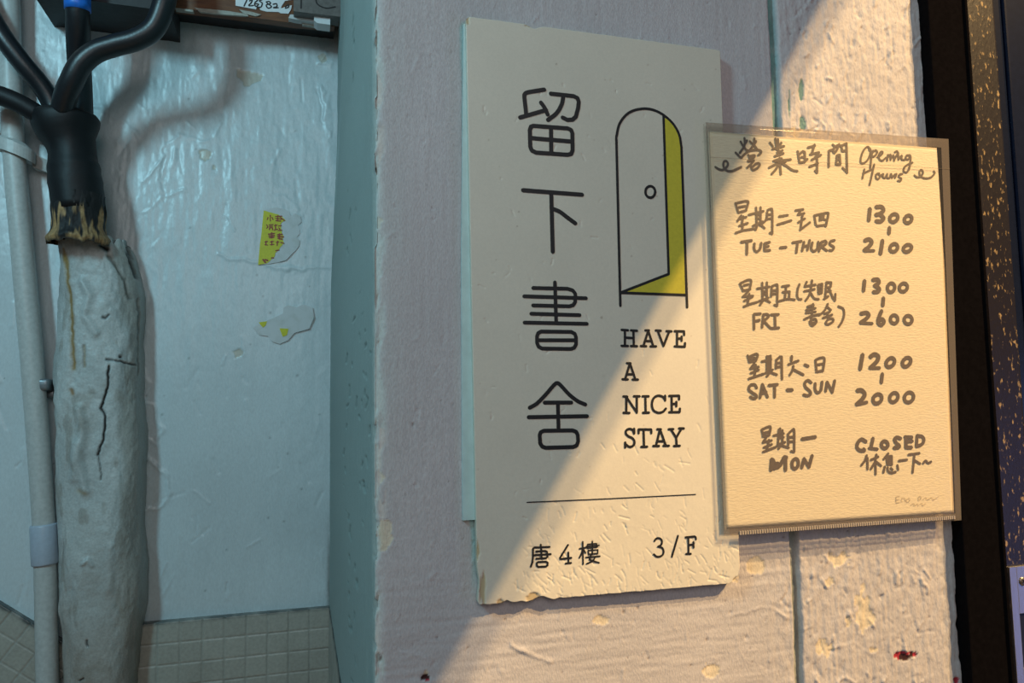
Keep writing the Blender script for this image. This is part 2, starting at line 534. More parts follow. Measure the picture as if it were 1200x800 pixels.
    for cx, cy, rx, ry, rg in [(886, 663, 11, 11, 0.28), (1013, 714, 12, 21, 0.55), (982, 657, 14, 9, 0.6), (834, 786, 11, 8, 0.45), (861, 676, 5, 6, 0.5),
                               (450, 625, 9, 17, 0.5), (704, 728, 10, 6, 0.5), (500, 790, 3, 6, 0.4), (967, 760, 9, 9, 0.6), (972, 682, 6, 5, 0.5),
                               (439, 60, 5, 25, 0.6), (443, 260, 5, 10, 0.6), (446, 560, 5, 8, 0.5), (1024, 762, 6, 3, 0.5), (994, 728, 4, 6, 0.5), (930, 155, 10, 6, 0.5)]:
        b = blob(px, py, cx, cy, rx, ry, cx*0.37+cy*0.11, rg*1.5)
        m = sstep(0.0, 0.10, b)*front
        lip = np.exp(-(b/0.10)**2)*front
        col = paint_mix(col, cream*(1+0.2*fbm(X*120, Z*120, 71)[..., None]), m); h += -0.0005*m+0.00028*lip*(b < 0.05)*(fbm(X*60, Z*60, 73, 2) > -0.1)
    for cx, cy, rx, ry in [(1058, 768, 9, 6), (1070, 766, 6, 3), (499, 794, 5, 4), (441, 782, 4, 14), (436, 138, 2.5, 7), (444, 772, 3, 6), (1120, 797, 3, 6)]:
        b = blob(px, py, cx, cy, rx, ry, cx*0.91, 0.7)
        m = sstep(0.0, 0.10, b)*front
        dk = (fbm(X*160, Z*160, 77, 2) > 0.12)[..., None]
        col = paint_mix(col, np.where(dk, np.array([0.05, 0.02, 0.02]), np.array([0.36, 0.035, 0.055])), m); h -= 0.0009*m
    # worn arris of the pillar
    edge = np.exp(-(S/0.0045)**2)
    chip = sstep(0.0, 0.25, fbm(S*90, Z*45, 81, 4)+0.05)
    h -= edge*(0.0016+0.0022*chip)
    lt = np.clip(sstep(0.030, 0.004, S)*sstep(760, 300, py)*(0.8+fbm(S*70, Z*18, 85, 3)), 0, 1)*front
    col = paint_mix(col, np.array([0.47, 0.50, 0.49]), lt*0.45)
    flake = sstep(0.05, 0.16, fbm(S*150, Z*42, 89, 4)+0.30*np.exp(-((S-0.002)/0.004)**2)-0.12)*sstep(0.010, 0.005, S)*sstep(-0.0005, 0.001, S)
    h -= 0.0007*flake
    col = paint_mix(col, np.where((fbm(S*40, Z*13, 86, 2) > 0.02)[..., None], np.array([0.56, 0.50, 0.46]), np.array([0.50, 0.54, 0.52])), flake*0.9)
    ew = np.exp(-((S-0.001)/0.0035)**2)*sstep(-0.1, 0.2, fbm(S*160, Z*55, 83, 3)+0.02)
    col = paint_mix(col, np.array([0.60, 0.60, 0.56]), np.clip(ew*0.8, 0, 1))
    tl = sstep(0.004, 0.0015, S+0.004*fbm(Z*50, X*0, 87, 3))*front
    col = paint_mix(col, np.array([0.46, 0.56, 0.55]), tl*0.7)
    # side face: step near the back with its shading painted as dark and light lines, cracks and grey wear
    sx = 403-py*0.045
    st = side & (py < 380)
    fade = (1-sstep(120, 380, py))
    g = np.exp(-((px-sx)/1.1)**2)*fade*st
    col = paint_mix(col, np.array([0.12, 0.15, 0.15]), g*0.8)
    g = np.exp(-((px-sx+5)/2.0)**2)*fade*st
    col = paint_mix(col, np.array([0.46, 0.53, 0.52]), g*0.7)
    h += np.where(st, -0.010*sstep(2.5, -2.5, px-sx)*fade, 0)
    for k in range(130):
        cy = rs.uniform(0, 800); cx = rs.uniform(395, 434)
        j0, j1 = 0, len(s_side)
        i0 = np.searchsorted(z, P(cx, cy+18, 0.2)[2]); i1 = np.searchsorted(z, P(cx, cy-18, 0.2)[2])
        sl = (slice(i0, i1), slice(j0, j1))
        d = seg_dist(px[sl]*1.6, py[sl], [(cx*1.6, cy), (cx*1.6+rs.normal(0, 2), cy+rs.uniform(2, 12))])
        g = np.exp(-(d/1.3)**2)
        h[sl] -= 0.0012*g; col[sl] = paint_mix(col[sl], np.array([0.20, 0.26, 0.25]), 0.7*g)
    nx = np.where(side, -1.0, 0.0); ny = np.where(side, 0.0, -1.0)
    t = sstep(-0.004, 0.004, S)
    nx = -(1-t); ny = -t; ln = np.hypot(nx, ny); nx /= ln; ny /= ln
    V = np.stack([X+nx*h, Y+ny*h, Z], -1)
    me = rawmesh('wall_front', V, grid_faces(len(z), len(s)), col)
    return tag(link('wall_front', me, M['wall']), kind='structure')


build_front()


# ------------------------------------------------------------------ back wall of the recess
def build_back():
    x0, x1 = -1.5, XB+0.03
    x = np.concatenate([np.linspace(x0, -0.84, 40)[:-1], np.arange(-0.84, x1, 0.00165)])
    z = np.concatenate([np.linspace(0, 1.1, 30)[:-1], np.arange(1.1, 2.20, 0.0018), np.linspace(2.2, 2.7, 20)])
    X, Z = np.meshgrid(x, z)
    base = np.stack([X, np.full_like(X, YB), Z], -1)
    px, py = topx(base.reshape(-1, 3)); px = px.reshape(X.shape); py = py.reshape(X.shape)
    top = 0.30+0.70*sstep(480, 180, py)
    h = 0.004*fbm(X*7, Z*5, 101, 2)+top*(0.0017*fbm(X*75, Z*15, 103, 3)+0.0005*fbm(X*140, Z*90, 107, 3))
    h += 0.0010*fbm(X*30, Z*30, 109, 4)*sstep(300, 380, px)
    col = np.ones(X.shape+(3,))*np.array([0.52, 0.60, 0.625])
    col *= (1+0.10*fbm(X*9, Z*7, 111, 4))[..., None]
    # ridges of old cracks under the paint
    for pts, amp, wd in [([(165, 470), (180, 478), (187, 505), (182, 520), (172, 515)], 0.003, 2.0), ([(168, 535), (185, 545), (196, 560), (198, 580), (185, 598), (170, 600)], 0.0035, 2.2),
                         ([(108, 125), (140, 140), (160, 160)], 0.002, 2.5), ([(200, 165), (192, 185), (192, 240)], -0.0016, 1.4),
                         ([(170, 212), (205, 160), (240, 168)], 0.0014, 1.6), ([(376, 105), (386, 135), (385, 160)], 0.004, 3), ([(372, 110), (382, 145)], -0.003, 1.8),
                         ([(260, 300), (300, 312), (340, 312), (390, 310)], 0.002, 2.2), ([(165, 250), (190, 232), (220, 225)], 0.0012, 1.8),
                         ([(380, 60), (372, 68), (384, 76)], 0.003, 2.2), ([(170, 480), (176, 455), (172, 440)], 0.002, 2),
                         ([(265, 682), (267, 705)], -0.002, 1.2), ([(155, 345), (168, 340), (166, 355), (160, 360)], 0.004, 2.4), ([(320, 238), (335, 228), (350, 245)], 0.001, 2)]:
        d = seg_dist(px, py, pts, 9.0)
        h += (0.3+1.3*np.abs(fbm(px/25, py/25, 93, 2)))*amp*np.exp(-(d/wd)**2)
    rs = np.random.RandomState(12)
    for k in range(120):
        cx, cy = rs.uniform(-5, 388), rs.uniform(40, 710); L = rs.uniform(5, 28); a = rs.normal(1.57, 0.45)
        d_ok = (np.abs(px-cx) < 36) & (np.abs(py-cy) < 36)
        d = seg_dist(px[d_ok], py[d_ok], [(cx, cy), (cx+L*math.cos(a), cy+L*math.sin(a))])
        h[d_ok] += rs.choice([-1, 1])*rs.uniform(0.0003, 0.0011)*np.exp(-(d/rs.uniform(1, 2.5))**2)
    for k in range(46):
        cx, cy, r = rs.uniform(0, 386), rs.uniform(60, 705), rs.uniform(0.7, 1.5)
        g = np.exp(-(((px-cx)**2+(py-cy)**2)/r**2))
        col = paint_mix(col, np.array([0.16, 0.20, 0.20]), 0.75*g)
    # bare patches of the old cream coat
    for poly in ([(277, 80), (290, 82.5), (309, 87), (305, 94.5), (296, 98.5), (292, 101.5), (286, 100), (284, 94), (278, 90)], [(233, 176), (240, 174), (248, 178), (247, 185), (240, 189), (234, 185)],
                 [(249, 193), (253, 194), (252, 199), (248, 197)], [(273, 412), (280, 408), (286, 412), (283, 418), (276, 420)], [(372, 66), (379, 62), (384, 70), (377, 76)]):
        m = inpoly(px+1.2*fbm(X*120, Z*120, 41, 2), py+1.2*fbm(X*120, Z*120, 43, 2), poly)
        col = paint_mix(col, np.array([0.47, 0.46, 0.39]), m*0.9); h -= 0.0010*m
    # darker along the corner, growing towards the tiles
    g = np.exp(-((px-386)/3.0)**2)*sstep(560, 700, py)
    col = paint_mix(col, np.array([0.16, 0.17, 0.16]), np.clip(g*(0.7+fbm(X*60, Z*40, 5)), 0, 1)*0.8)
    V = base.copy(); V[..., 1] -= h
    me = rawmesh('wall_back', V, grid_faces(len(z), len(x)), col)
    tag(link('wall_back', me, M['back']), kind='structure')


build_back()


# ------------------------------------------------------------------ tiled dado
def tile_relief(u, v, ts, seed):
    fu, fv = u/ts, v/ts
    du = np.abs(fu-np.round(fu))*ts; dv = np.abs(fv-np.round(fv))*ts
    d = np.minimum(du, dv)
    h = 0.0010*sstep(0.0003, 0.0018, d)
    iu, iv = np.floor(fu), np.floor(fv)
    tint = vn(iu*1.37+0.5, iv*2.11+0.5, seed)
    h = h+0.0007*vn(iu*1.7+0.3, iv*1.9+0.3, seed+3)
    col = np.array([0.35, 0.35, 0.31])*(1+0.13*tint[..., None])
    gm = (1-sstep(0.0004, 0.0016, d))*(0.55+0.9*fbm(u*30, v*30, seed+5, 2))
    col = paint_mix(col, np.array([0.23, 0.235, 0.215]), np.clip(gm*0.75, 0, 1))
    st = sstep(0.10, 0.5, fbm(u*14, v*7, seed+9, 4))
    col = paint_mix(col, np.array([0.25, 0.25, 0.22]), st*0.35)
    return h, col


ZT = P(385, 709, YB)[2]
TS = abs(P(270, 740, YB)[2]-P(270, 764.5, YB)[2])
print('tile', TS, 'dado top', ZT)


def dado_back():
    x = np.arange(P(150, 720, YB)[0], XB+0.004, 0.0012); v = np.concatenate([np.arange(0, 0.26, 0.0012), np.linspace(0.262, ZT, 60)])
    X, Vv = np.meshgrid(x, v[::-1])
    h, col = tile_relief(X-XB, Vv, TS, 201)
    dirt = np.exp(-(Vv/0.003)**2)
    col = paint_mix(col, np.array([0.07, 0.085, 0.08]), np.clip(dirt*(0.9+0.8*fbm(X*70, Vv*10, 3)), 0, 1))
    G = np.stack([X, YB-0.010-h, ZT-Vv], -1)
    tag(slab_from_grid('baseboard_back', G, YB+0.006, M['tile'], col), kind='structure')


def dado_side():
    y = np.arange(0.02, YB-0.004, 0.0014); v = np.concatenate([np.arange(0, 0.26, 0.0012), np.linspace(0.262, ZT, 60)])
    Yg, Vv = np.meshgrid(y[::-1], v[::-1])
    h, col = tile_relief(Yg-YB, Vv, TS, 231)
    col = col*0.93
    xs = XC+(XB-XC)*Yg/YB
    G = np.stack([xs-0.001-h, Yg, ZT-Vv], -1)
    dirt = np.exp(-(Vv/0.004)**2)
    col = paint_mix(col, np.array([0.05, 0.06, 0.06]), np.clip(dirt*(0.9+fbm(Yg*60, Vv*10, 3)), 0, 1))
    me = rawmesh('baseboard_side', G, grid_faces(*G.shape[:2]), col)
    tag(link('baseboard_side', me, M['tile']), kind='structure')


def dado_stair():
    A = P(-1, 702, YB); B = P(42, 728, YB)
    d = (B-A); d[1] = 0; L = np.linalg.norm(d); d /= L
    nrm = np.array([d[2], 0, -d[0]])                    # downwards, square to the slope
    if nrm[2] > 0: nrm = -nrm
    u = np.arange(-0.30, L+0.075, 0.0012); v = np.arange(0, 0.36, 0.0012)
    Ug, Vg = np.meshgrid(u, v[::-1])
    h, col = tile_relief(Ug+0.006, Vg, TS, 261)
    dirt = np.exp(-(Vg/0.0045)**2)
    col = paint_mix(col, np.array([0.06, 0.075, 0.075]), np.clip(dirt*(1.0+fbm(Ug*60, Vg*10, 3)), 0, 1))
    G = A+d*Ug[..., None]+nrm*Vg[..., None]
    G[..., 1] = YB-0.010-h
    tag(slab_from_grid('baseboard_stair', G, YB+0.006, M['tile'], col), kind='structure')


dado_back(); dado_side(); dado_stair()

# ------------------------------------------------------------------ floor and an unseen slab added to cast the diagonal shadow
bm = bmesh.new(); box(bm, -1.6, 1.7, -2.6, YB+0.05, -0.05, 0.0)
tag(bmobj('floor', bm, M['floor']), kind='structure')


def build_occluder():
    t = 0.5
    A = P(966, 0, 0); B = P(571, 700, 0)
    D = B-A
    pts = [A-D*2.2, B+D*0.6]
    E = [p+t*(LAMP_A-p) for p in pts]
    up = np.array([-D[2], 0, D[0]]); up /= np.linalg.norm(up)
    if up[0] > 0: up = -up
    if up[2] < 0 and up[0] > 0: up = -up
    W = 1.25
    q = [E[0], E[1], E[1]+up*W, E[0]+up*W]
    th = np.array([0, -0.012, 0])
    V = q+[p+th for p in q]
    Fc = [(0, 1, 2, 3), (7, 6, 5, 4), (0, 4, 5, 1), (1, 5, 6, 2), (2, 6, 7, 3), (3, 7, 4, 0)]
    o = pymesh('light_occluder', V, Fc, M['occluder'])  # added occluder shaped to the shadow edge, no real part overhead
    print('occluder', [np.round(p, 3).tolist() for p in q])
    tag(o, kind='structure')
    # the second bulb stands where the same edge throws a parallel shadow a little further right
    dn = np.array([-D[2], 0, D[0]]); dn /= np.linalg.norm(dn)
    if dn[0] < 0: dn = -dn
    nrm = np.cross(E[1]-E[0], (A+dn*0.018)-E[0])
    Bv = LAMP_B.copy(); Bv[0] = E[0][0]-(nrm[1]*(Bv[1]-E[0][1])+nrm[2]*(Bv[2]-E[0][2]))/nrm[0]
    print('bulb b', Bv)
    bulb_b.location = Bv


build_occluder()

# ------------------------------------------------------------------ door frame and door at the right
zt, zb = 2.3, 0.0
JY = -0.0105
xj0 = P(1113.5, 400, JY)[0]; xj1 = P(1161, 400, JY)[0]


def build_frame():
    bm = bmesh.new()
    box(bm, xj0, xj1, JY, 0.05, zb, zt, 0.0012)
    # raised lip along the inner edge and the step behind it
    box(bm, xj1-0.0045, xj1-0.0015, JY-0.002, 0.01, zb, zt, 0.0008)
    box(bm, xj1-0.001, xj1+0.004, 0.002, 0.05, zb, zt, 0.0008)
    tag(bmobj('trim_1', bm, M['frame']), kind='structure')


build_frame()
DY = 0.004                                                # face of the door stile
xd0 = xj1+0.0035
xs1 = P(1187, 300, DY)[0]


def build_door():
    root = empty('door_1', (xd0, DY, 0))
    tag(root, kind='structure')
    bm = bmesh.new(); box(bm, xd0, xs1, DY, DY+0.04, 0.005, zt-0.005, 0.0025)
    bmobj('stile', bm, M['speck'], root)
    bm = bmesh.new()
    box(bm, xs1-0.001, xs1+0.016, DY+0.006, DY+0.036, 0.005, zt-0.005, 0.004)
    box(bm, xs1+0.0165, xs1+0.40, DY+0.004, DY+0.034, 0.005, zt-0.005, 0.002)
    bmobj('panel', bm, M['door'], root)
    # lock plate
    pl = P(1185, 700, DY-0.002)
    x0 = pl[0]; ztop = P(1186, 664, DY-0.002)[2]
    hx0 = P(1195, 720, DY-0.002)[0]; hz1 = P(1195, 719, DY-0.002)[2]; hz0 = P(1199, 783, DY-0.002)[2]
    wd = 0.026; zbot = ztop-0.16
    bm = bmesh.new()
    hx1 = x0+wd-(hx0-x0)
    y0, y1 = DY-0.0022, DY+0.001
    box(bm, x0, hx0, y0, y1, zbot, ztop, 0.0004); box(bm, hx1, x0+wd, y0, y1, zbot, ztop, 0.0004)
    box(bm, hx0-0.0002, hx1+0.0002, y0, y1, hz1, ztop, 0.0004); box(bm, hx0-0.0002, hx1+0.0002, y0, y1, zbot, hz0, 0.0004)
    p = bmobj('lock_plate', bm, M['steel'], root); p['label'] = 'brushed steel lock plate'
    bm = bmesh.new(); box(bm, hx0, hx1, DY-0.0006, DY+0.0008, hz0, hz1)
    bmobj('slot', bm, M['hole'], p)
    sc = P(1197.5, 681, y0)
    for k, zz in enumerate((sc[2], zbot+ztop-sc[2])):
        bm = bmesh.new()
        bmesh.ops.create_uvsphere(bm, u_segments=20, v_segments=10, radius=0.0036)
        for v in bm.verts:
            v.co = Vector((v.co.x, v.co.y*0.35, v.co.z))
        c = bmesh.new()
        for v in bm.verts: v.co += Vector((x0+wd/2, y0-0.0002, zz))
        c.free()
        s = bmobj('screw', bm, M['screw'], p, True)
        bm = bmesh.new()
        for a in (0.4, 0.4+math.pi/2):
            r = bmesh.ops.create_cube(bm, size=1.0)
            for v in r['verts']:
                q = Vector((v.co.x*0.0042, v.co.y*0.0006, v.co.z*0.0008))
                v.co = Vector((x0+wd/2+q.x*math.cos(a)-q.z*math.sin(a), y0-0.0014+q.y, zz+q.x*math.sin(a)+q.z*math.cos(a)))
        bmobj('screw_recess', bm, M['hole'], p)


build_door()


# ------------------------------------------------------------------ lettering: strokes traced on the boards' own planes
def parse(txt, ox, oy, sc):
    out = []
    for s in txt.replace('\n', ' ').split(';'):
        s = s.strip()
        if not s: continue
        wmul = 1.0
        mode = ''
        while s[0] in '~co*':
            if s[0] == '*':
                a, s = s[1:].split(' ', 1); wmul = float(a); s = s.strip()
            else:
                mode += s[0]; s = s[1:].strip()
        pts = [tuple(float(t) for t in q.split(',')) for q in s.split()]
        if 'o' in mode:
            q = pts[0]; cx, cy, rx, ry = q[:4]; tl = q[4] if len(q) > 4 else 0.0
            ps = []
            for k in range(25):
                a = 2*math.pi*k/24
                X, Y = rx*math.cos(a), ry*math.sin(a)
                ps.append((cx+X-tl*Y, cy+Y))
        elif '~' in mode:
            ps = [tuple(p) for p in catmull(pts, 7, 'c' in mode)]
            if 'c' in mode: ps.append(ps[0])
        elif 'c' in mode:
            ps = pts+[pts[0]]
        else:
            ps = pts
        out.append((wmul, [(ox+x/sc, oy+y/sc) for x, y in ps]))
    return out


def strokes_mesh(name, strokes, wpx, y, m, parent, nd=10):
    """One flat print: the union of all round-ended strokes, triangulated without overlaps."""
    V = []; Fc = []
    for wm, pts in strokes:
        W = [P(a, b, y) for a, b in pts]
        ctr = W[len(W)//2]
        r = 0.5*wpx*wm*((ctr-CAM)@F_)/FPX*1.02
        for i, p in enumerate(W):
            n0 = len(V)
            V += [(p[0]+r*math.cos(2*math.pi*(k+0.31)/nd), p[2]+r*math.sin(2*math.pi*(k+0.31)/nd)) for k in range(nd)]
            Fc.append([n0+k for k in range(nd)])
        for a, b in zip(W[:-1], W[1:]):
            d = np.array([b[0]-a[0], b[2]-a[2]]); L = np.linalg.norm(d)
            if L < 1e-7: continue
            d /= L; n = np.array([-d[1], d[0]])*r
            n0 = len(V)
            V += [(a[0]-n[0], a[2]-n[1]), (b[0]-n[0], b[2]-n[1]), (b[0]+n[0], b[2]+n[1]), (a[0]+n[0], a[2]+n[1])]
            Fc.append([n0, n0+1, n0+2, n0+3])
    o = np.mean(V, 0)
    ov, oe, of, vo, eo, fo = delaunay_2d_cdt([Vector(((v[0]-o[0])*1000, (v[1]-o[1])*1000)) for v in V], [], Fc, 0, 1e-4)
    tri = [f for f, src in zip(of, fo) if src]
    return pymesh(name, [(v[0]/1000+o[0], y, v[1]/1000+o[1]) for v in ov], tri, m, parent)


def polygon_mesh(name, px_pts, y, m, parent):
    V = [P(a, b, y) for a, b in px_pts]
    o = np.mean(V, 0)
    ov, oe, of, vo, eo, fo = delaunay_2d_cdt([Vector(((v[0]-o[0])*1000, (v[2]-o[2])*1000)) for v in V], [], [list(range(len(V)))[::-1]], 0, 1e-4)
    tri = [f for f, src in zip(of, fo) if src]
    return pymesh(name, [(v[0]/1000+o[0], y, v[1]/1000+o[2]) for v in ov], tri, m, parent)


# ------------------------------------------------------------------ shop sign
SY = -0.0065


def build_sign():
    c = {k: P(*v, SY) for k, v in dict(tl=(546, 19), tr=(844, 59), bl=(560, 709), br=(867.5, 682.5)).items()}
    root = empty('shop_sign', ((c['bl']+c['br'])/2)*np.array([1, 0, 1]))
    tag(root, 'large cream shop sign with black Chinese characters and arched door drawing', 'sign')
    nu, nv = 380, 760
    u = np.linspace(0, 1, nu); t = np.linspace(0, 1, nv)
    Uu, Tt = np.meshgrid(u, t)
    vb = 0.006*np.exp(-((Uu-0.10)/0.012)**2)*0.7+0.0075*np.exp(-((Uu-0.225)/0.022)**2)*0.9+0.0022*vn(Uu*60, Uu*0, 5)*(Uu < 0.3)+0.0012*vn(Uu*40, Uu*0, 6)
    vt = 1-0.006*np.exp(-((Uu-0.25)/0.02)**2)-0.0008*vn(Uu*50, Uu*0, 8)
    ul = 0.012*np.exp(-((Tt-0.035)/0.02)**2)*0.7+0.004*vn(Tt*30, Tt*0, 9)*(Tt < 0.12)
    Vv = vb+(vt-vb)*Tt
    Uu2 = ul+(1-ul)*Uu
    Wd = np.linalg.norm(c['tr']-c['tl']); Hd = np.linalg.norm(c['tl']-c['bl'])
    # rounded corners
    for (cu, cv, r) in [(1, 0, 0.012), (0, 1, 0.0035), (1, 1, 0.002), (0, 0, 0.003)]:
        du = np.abs(Uu2-cu)*Wd; dv = np.abs(Vv-cv)*Hd
        k = (du < r) & (dv < r)
        ex, ey = r-du, r-dv
        dist = np.hypot(ex, ey); f = np.where(dist > r, r/np.maximum(dist, 1e-9), 1)
        sgu = 1 if cu == 0 else -1; sgv = 1 if cv == 0 else -1
        Uu2 = np.where(k, cu+sgu*(r-ex*f)/Wd, Uu2); Vv = np.where(k, cv+sgv*(r-ey*f)/Hd, Vv)
    G = (c['bl'][None, None]*((1-Uu2)*(1-Vv))[..., None]+c['br'][None, None]*(Uu2*(1-Vv))[..., None]
         + c['tl'][None, None]*((1-Uu2)*Vv)[..., None]+c['tr'][None, None]*(Uu2*Vv)[..., None])
    px, py = topx(G.reshape(-1, 3)); px = px.reshape(Uu.shape); py = py.reshape(Uu.shape)
    h = np.zeros_like(px)
    col = np.ones(px.shape+(3,))*np.array([0.655, 0.605, 0.505])
    col *= (1+0.05*fbm(Uu*5, Tt*9, 301, 3))[..., None]
    rs = np.random.RandomState(31)

    def dent(cx, cy, L, a, wd, amp):
        k = (np.abs(px-cx) < 26) & (np.abs(py-cy) < 26)
        dx, dy = math.cos(a), math.sin(a)
        if not k.any(): return
        d = seg_dist(px[k], py[k], [(cx, cy), (cx+L*0.5*dx+rs.normal(0, 0.5), cy+L*0.5*dy), (cx+L*dx, cy+L*dy)])
        h[k] -= amp*np.exp(-(d/wd)**2)
    for k in range(330):
        cy = 700-abs(rs.normal(0, 75)); cx = rs.uniform(600, 862) if rs.rand() < 0.85 else rs.uniform(575, 862)
        if cx < 600+0.4*(680-cy) and rs.rand() < 0.8: continue
        a = math.pi/2-0.25+rs.normal(0, 0.35) if rs.rand() < 0.7 else rs.normal(0.9, 0.5)
        dent(cx, cy, rs.uniform(3, 13), a, rs.uniform(0.5, 0.95), rs.uniform(0.00010, 0.00042))
    for k in range(70):
        dent(rs.uniform(560, 850), rs.uniform(60, 600), rs.uniform(1, 8), rs.normal(1.3, 0.6), rs.uniform(0.8, 1.3), rs.uniform(0.0001, 0.0003))
    h -= 0.00012*np.abs(fbm(Uu*30, Tt*50, 311, 3))*sstep(430, 620, py)
    for cx, cy, r in [(724, 184, 0.9), (608, 248, 1), (606, 265, 0.9), (652, 75, 1.1), (777, 182, 0.8), (705, 372, 1.4), (652, 408, 1), (740, 300, 0.9), (770, 230, 0.8)]:
        g = np.exp(-(((px-cx)**2+(py-cy)**2)/r**2))
        col = paint_mix(col, np.array([0.20, 0.13, 0.09]), 0.6*g)
    for k in range(30):
        cx, cy, r = rs.uniform(560, 850), rs.uniform(40, 690), rs.uniform(0.6, 1.1)
        g = np.exp(-(((px-cx)**2+(py-cy)**2)/r**2)); col = paint_mix(col, np.array([0.33, 0.24, 0.16]), 0.5*g)
    # broken edges show the brown core
    for cx, cy, rx, ry in [(625, 700, 9, 7), (586, 706, 5, 5), (622, 29, 7, 4), (566, 690, 4, 22), (560, 645, 2.5, 14), (548, 24, 3, 6), (862, 680, 4, 5)]:
        b = blob(px, py, cx, cy, rx, ry, cx, 0.5)
        m = sstep(-0.05, 0.5, b); col = paint_mix(col, np.array([0.44, 0.33, 0.17]), m*0.8); h -= 0.0007*m
    G[..., 1] = SY-h
    slab_from_grid('board', G, -0.0012, M['sign'], col, root, np.array([0.40, 0.42, 0.36]))
    yl = SY-0.00025
    yf = SY-0.0002
    ch = [
        (580, 80, 6.667, 5.0, '385,166 262,186 240,194 230,208 230,228 245,362; 197,384 400,326; ~360,268 387,306 412,360; 437,198 615,217 645,232 655,262 650,310 632,378 608,400 568,403 530,385; ~535,215 522,280 482,350 415,403; c300,449 568,469 596,482 605,508 607,640 596,668 568,675 322,658 288,642 276,610 273,482 282,456; 438,460 440,665; 285,545 600,572'),
        (580, 200, 6.667, 5.0, '220,152 680,187; 440,170 452,632; ~460,300 510,322 560,360 628,410'),
        (590, 310, 6.667, 4.4, '402,138 412,455; 232,182 500,188 540,200 560,225 563,250 560,292 545,316 515,325 232,318; 162,247 645,262; 217,383 595,394; 165,452 652,462; c295,522 530,525 558,540 567,568 567,622 554,648 528,658 302,655 274,640 262,610 262,560 272,534; 270,590 560,590'),
        (590, 430, 6.667, 4.6, '~205,317 260,285 325,220 395,140 420,125 445,140 515,215 580,265 640,292; 322,277 530,277; 425,280 430,480; 197,391 653,383; c315,497 540,494 568,505 580,530 584,580 572,612 545,624 330,630 302,620 287,595 283,530 292,508'),
    ]
    for ox, oy, sc, wd, tx in ch:
        strokes_mesh('title_character', parse(tx, ox, oy, sc), wd, yl, M['ink'], root)
    dd = strokes_mesh('door_drawing', parse('80,735 66,150; ~66,150 78,102 112,64 165,51 215,64 260,100 284,142 292,185; 292,185 312,740; 80,690 308,698; 230,78 248,625 85,688; o184,340,17,20', 700, 110, 2.963), 3.1, yl, M['ink'], root)
    pf = polygon_mesh('doorway_fill', [(700+a/2.963, 110+b/2.963) for a, b in [(232, 82), (248, 92), (266, 110), (283, 142), (291, 185), (305, 696), (95, 689), (249, 628)]], yf, M['yellow'], dd)
    pf['label'] = 'yellow doorway opening'
    w3 = 2.9
    words = [
        '105,78 105,165; 152,82 154,165; 105,120 152,122; 87,77 122,79; 87,165 122,166; 138,80 172,82; 138,166 172,167; '
        '207,166 234,82 262,168; 217,138 252,139; 193,166 222,167; 247,168 277,168; 218,80 238,80; 286,82 318,166 350,85; 276,80 303,82; 335,84 362,85; '
        '393,85 393,168; 380,84 431,85 432,105; 393,125 418,125; 418,114 418,137; 380,168 435,170 437,150',
        '106,350 133,262 163,350; 116,322 152,322; 92,349 121,350; 148,351 177,351; 117,261 136,261',
        '113,445 113,533; 113,447 170,531; 171,445 171,533; 97,444 118,445; 98,534 130,535; 155,443 186,443; 218,443 220,533; 203,443 236,443; 205,534 238,533; '
        '~327,462 312,445 287,440 264,454 254,487 263,520 290,534 315,528 331,511; 327,440 327,466; 363,442 364,530; 350,441 404,440 404,460; 364,485 389,485; 389,474 389,498; 350,531 407,530 409,511',
        '~156,648 148,629 130,623 113,632 111,650 126,664 147,675 158,693 152,714 131,722 110,708; 156,622 157,646; 107,698 107,725; 208,626 211,720; 181,646 181,626 250,626 251,646; 196,722 228,721; '
        '277,715 299,625 331,715; 286,691 323,691; 262,717 293,717; 318,716 348,716; 284,625 304,625; 359,625 388,672 417,622; 388,672 391,716; 347,625 372,624; 404,620 430,620; 376,717 408,716']
    for tx in words:
        strokes_mesh('printed_word', parse(tx, 710, 370, 4.706), w3, yl, M['ink'], root)
    strokes_mesh('divider_line', parse('118,79 540,60 965,39', 590, 570, 4.286), 1.2, yl, M['ink'], root)
    strokes_mesh('floor_lettering', parse('285,155 287,200; 408,187 195,196 176,212 175,330 168,400 145,465; 220,250 350,243 374,258 380,325 360,344 222,353; 195,303 425,288; 290,205 297,350; c248,400 360,395 382,410 380,448 358,462 250,468 230,452 228,415;'
                 '668,160 557,340 562,358 715,340; 672,265 675,415; 635,420 710,412;'
                 '*0.85 875,115 880,430; *0.85 832,212 930,195; *0.85 ~875,215 858,280 828,340; *0.85 890,230 914,272; *0.75 1010,108 1012,290; *0.7 c945,150 1070,140 1080,190 945,205; *0.7 925,180 1105,165; *0.7 c952,237 1088,228 1085,280 957,290; *0.8 920,335 1115,318; *0.8 1052,328 1020,385 930,425; *0.8 995,300 970,368 1105,410', 610, 625, 12.0), 2.3, yl, M['ink'], root)
    strokes_mesh('floor_lettering', parse('~255,280 282,242 330,230 375,255 388,300 368,352 318,380; ~328,380 388,400 414,455 400,520 350,553 290,553 245,515; 668,190 562,555; 850,210 855,505; 800,215 960,200 982,215 984,250; 855,350 940,340; 940,300 945,395; 812,508 895,505', 750, 615, 15.0), 2.4, yl, M['ink'], root)


build_sign()

# strip of old double-sided tape left showing beside the sign
q = [P(542.5, 30, -0.0005), P(546, 30, -0.0005), P(558, 608, -0.0005), P(541.5, 609, -0.0005), P(541, 560, -0.0005), P(540, 300, -0.0005)]
V = [tuple(p) for p in q]+[(p[0], -0.0030, p[2]) for p in q]
n = len(q)
Fc = [tuple(range(n)), tuple(range(2*n-1, n-1, -1))]+[(i, i+n, (i+1) % n+n, (i+1) % n) for i in range(n)]
tag(pymesh('tape_strip', V, Fc, M['tape']), 'narrow pale green tape strip along left edge of the large cream sign', 'tape')

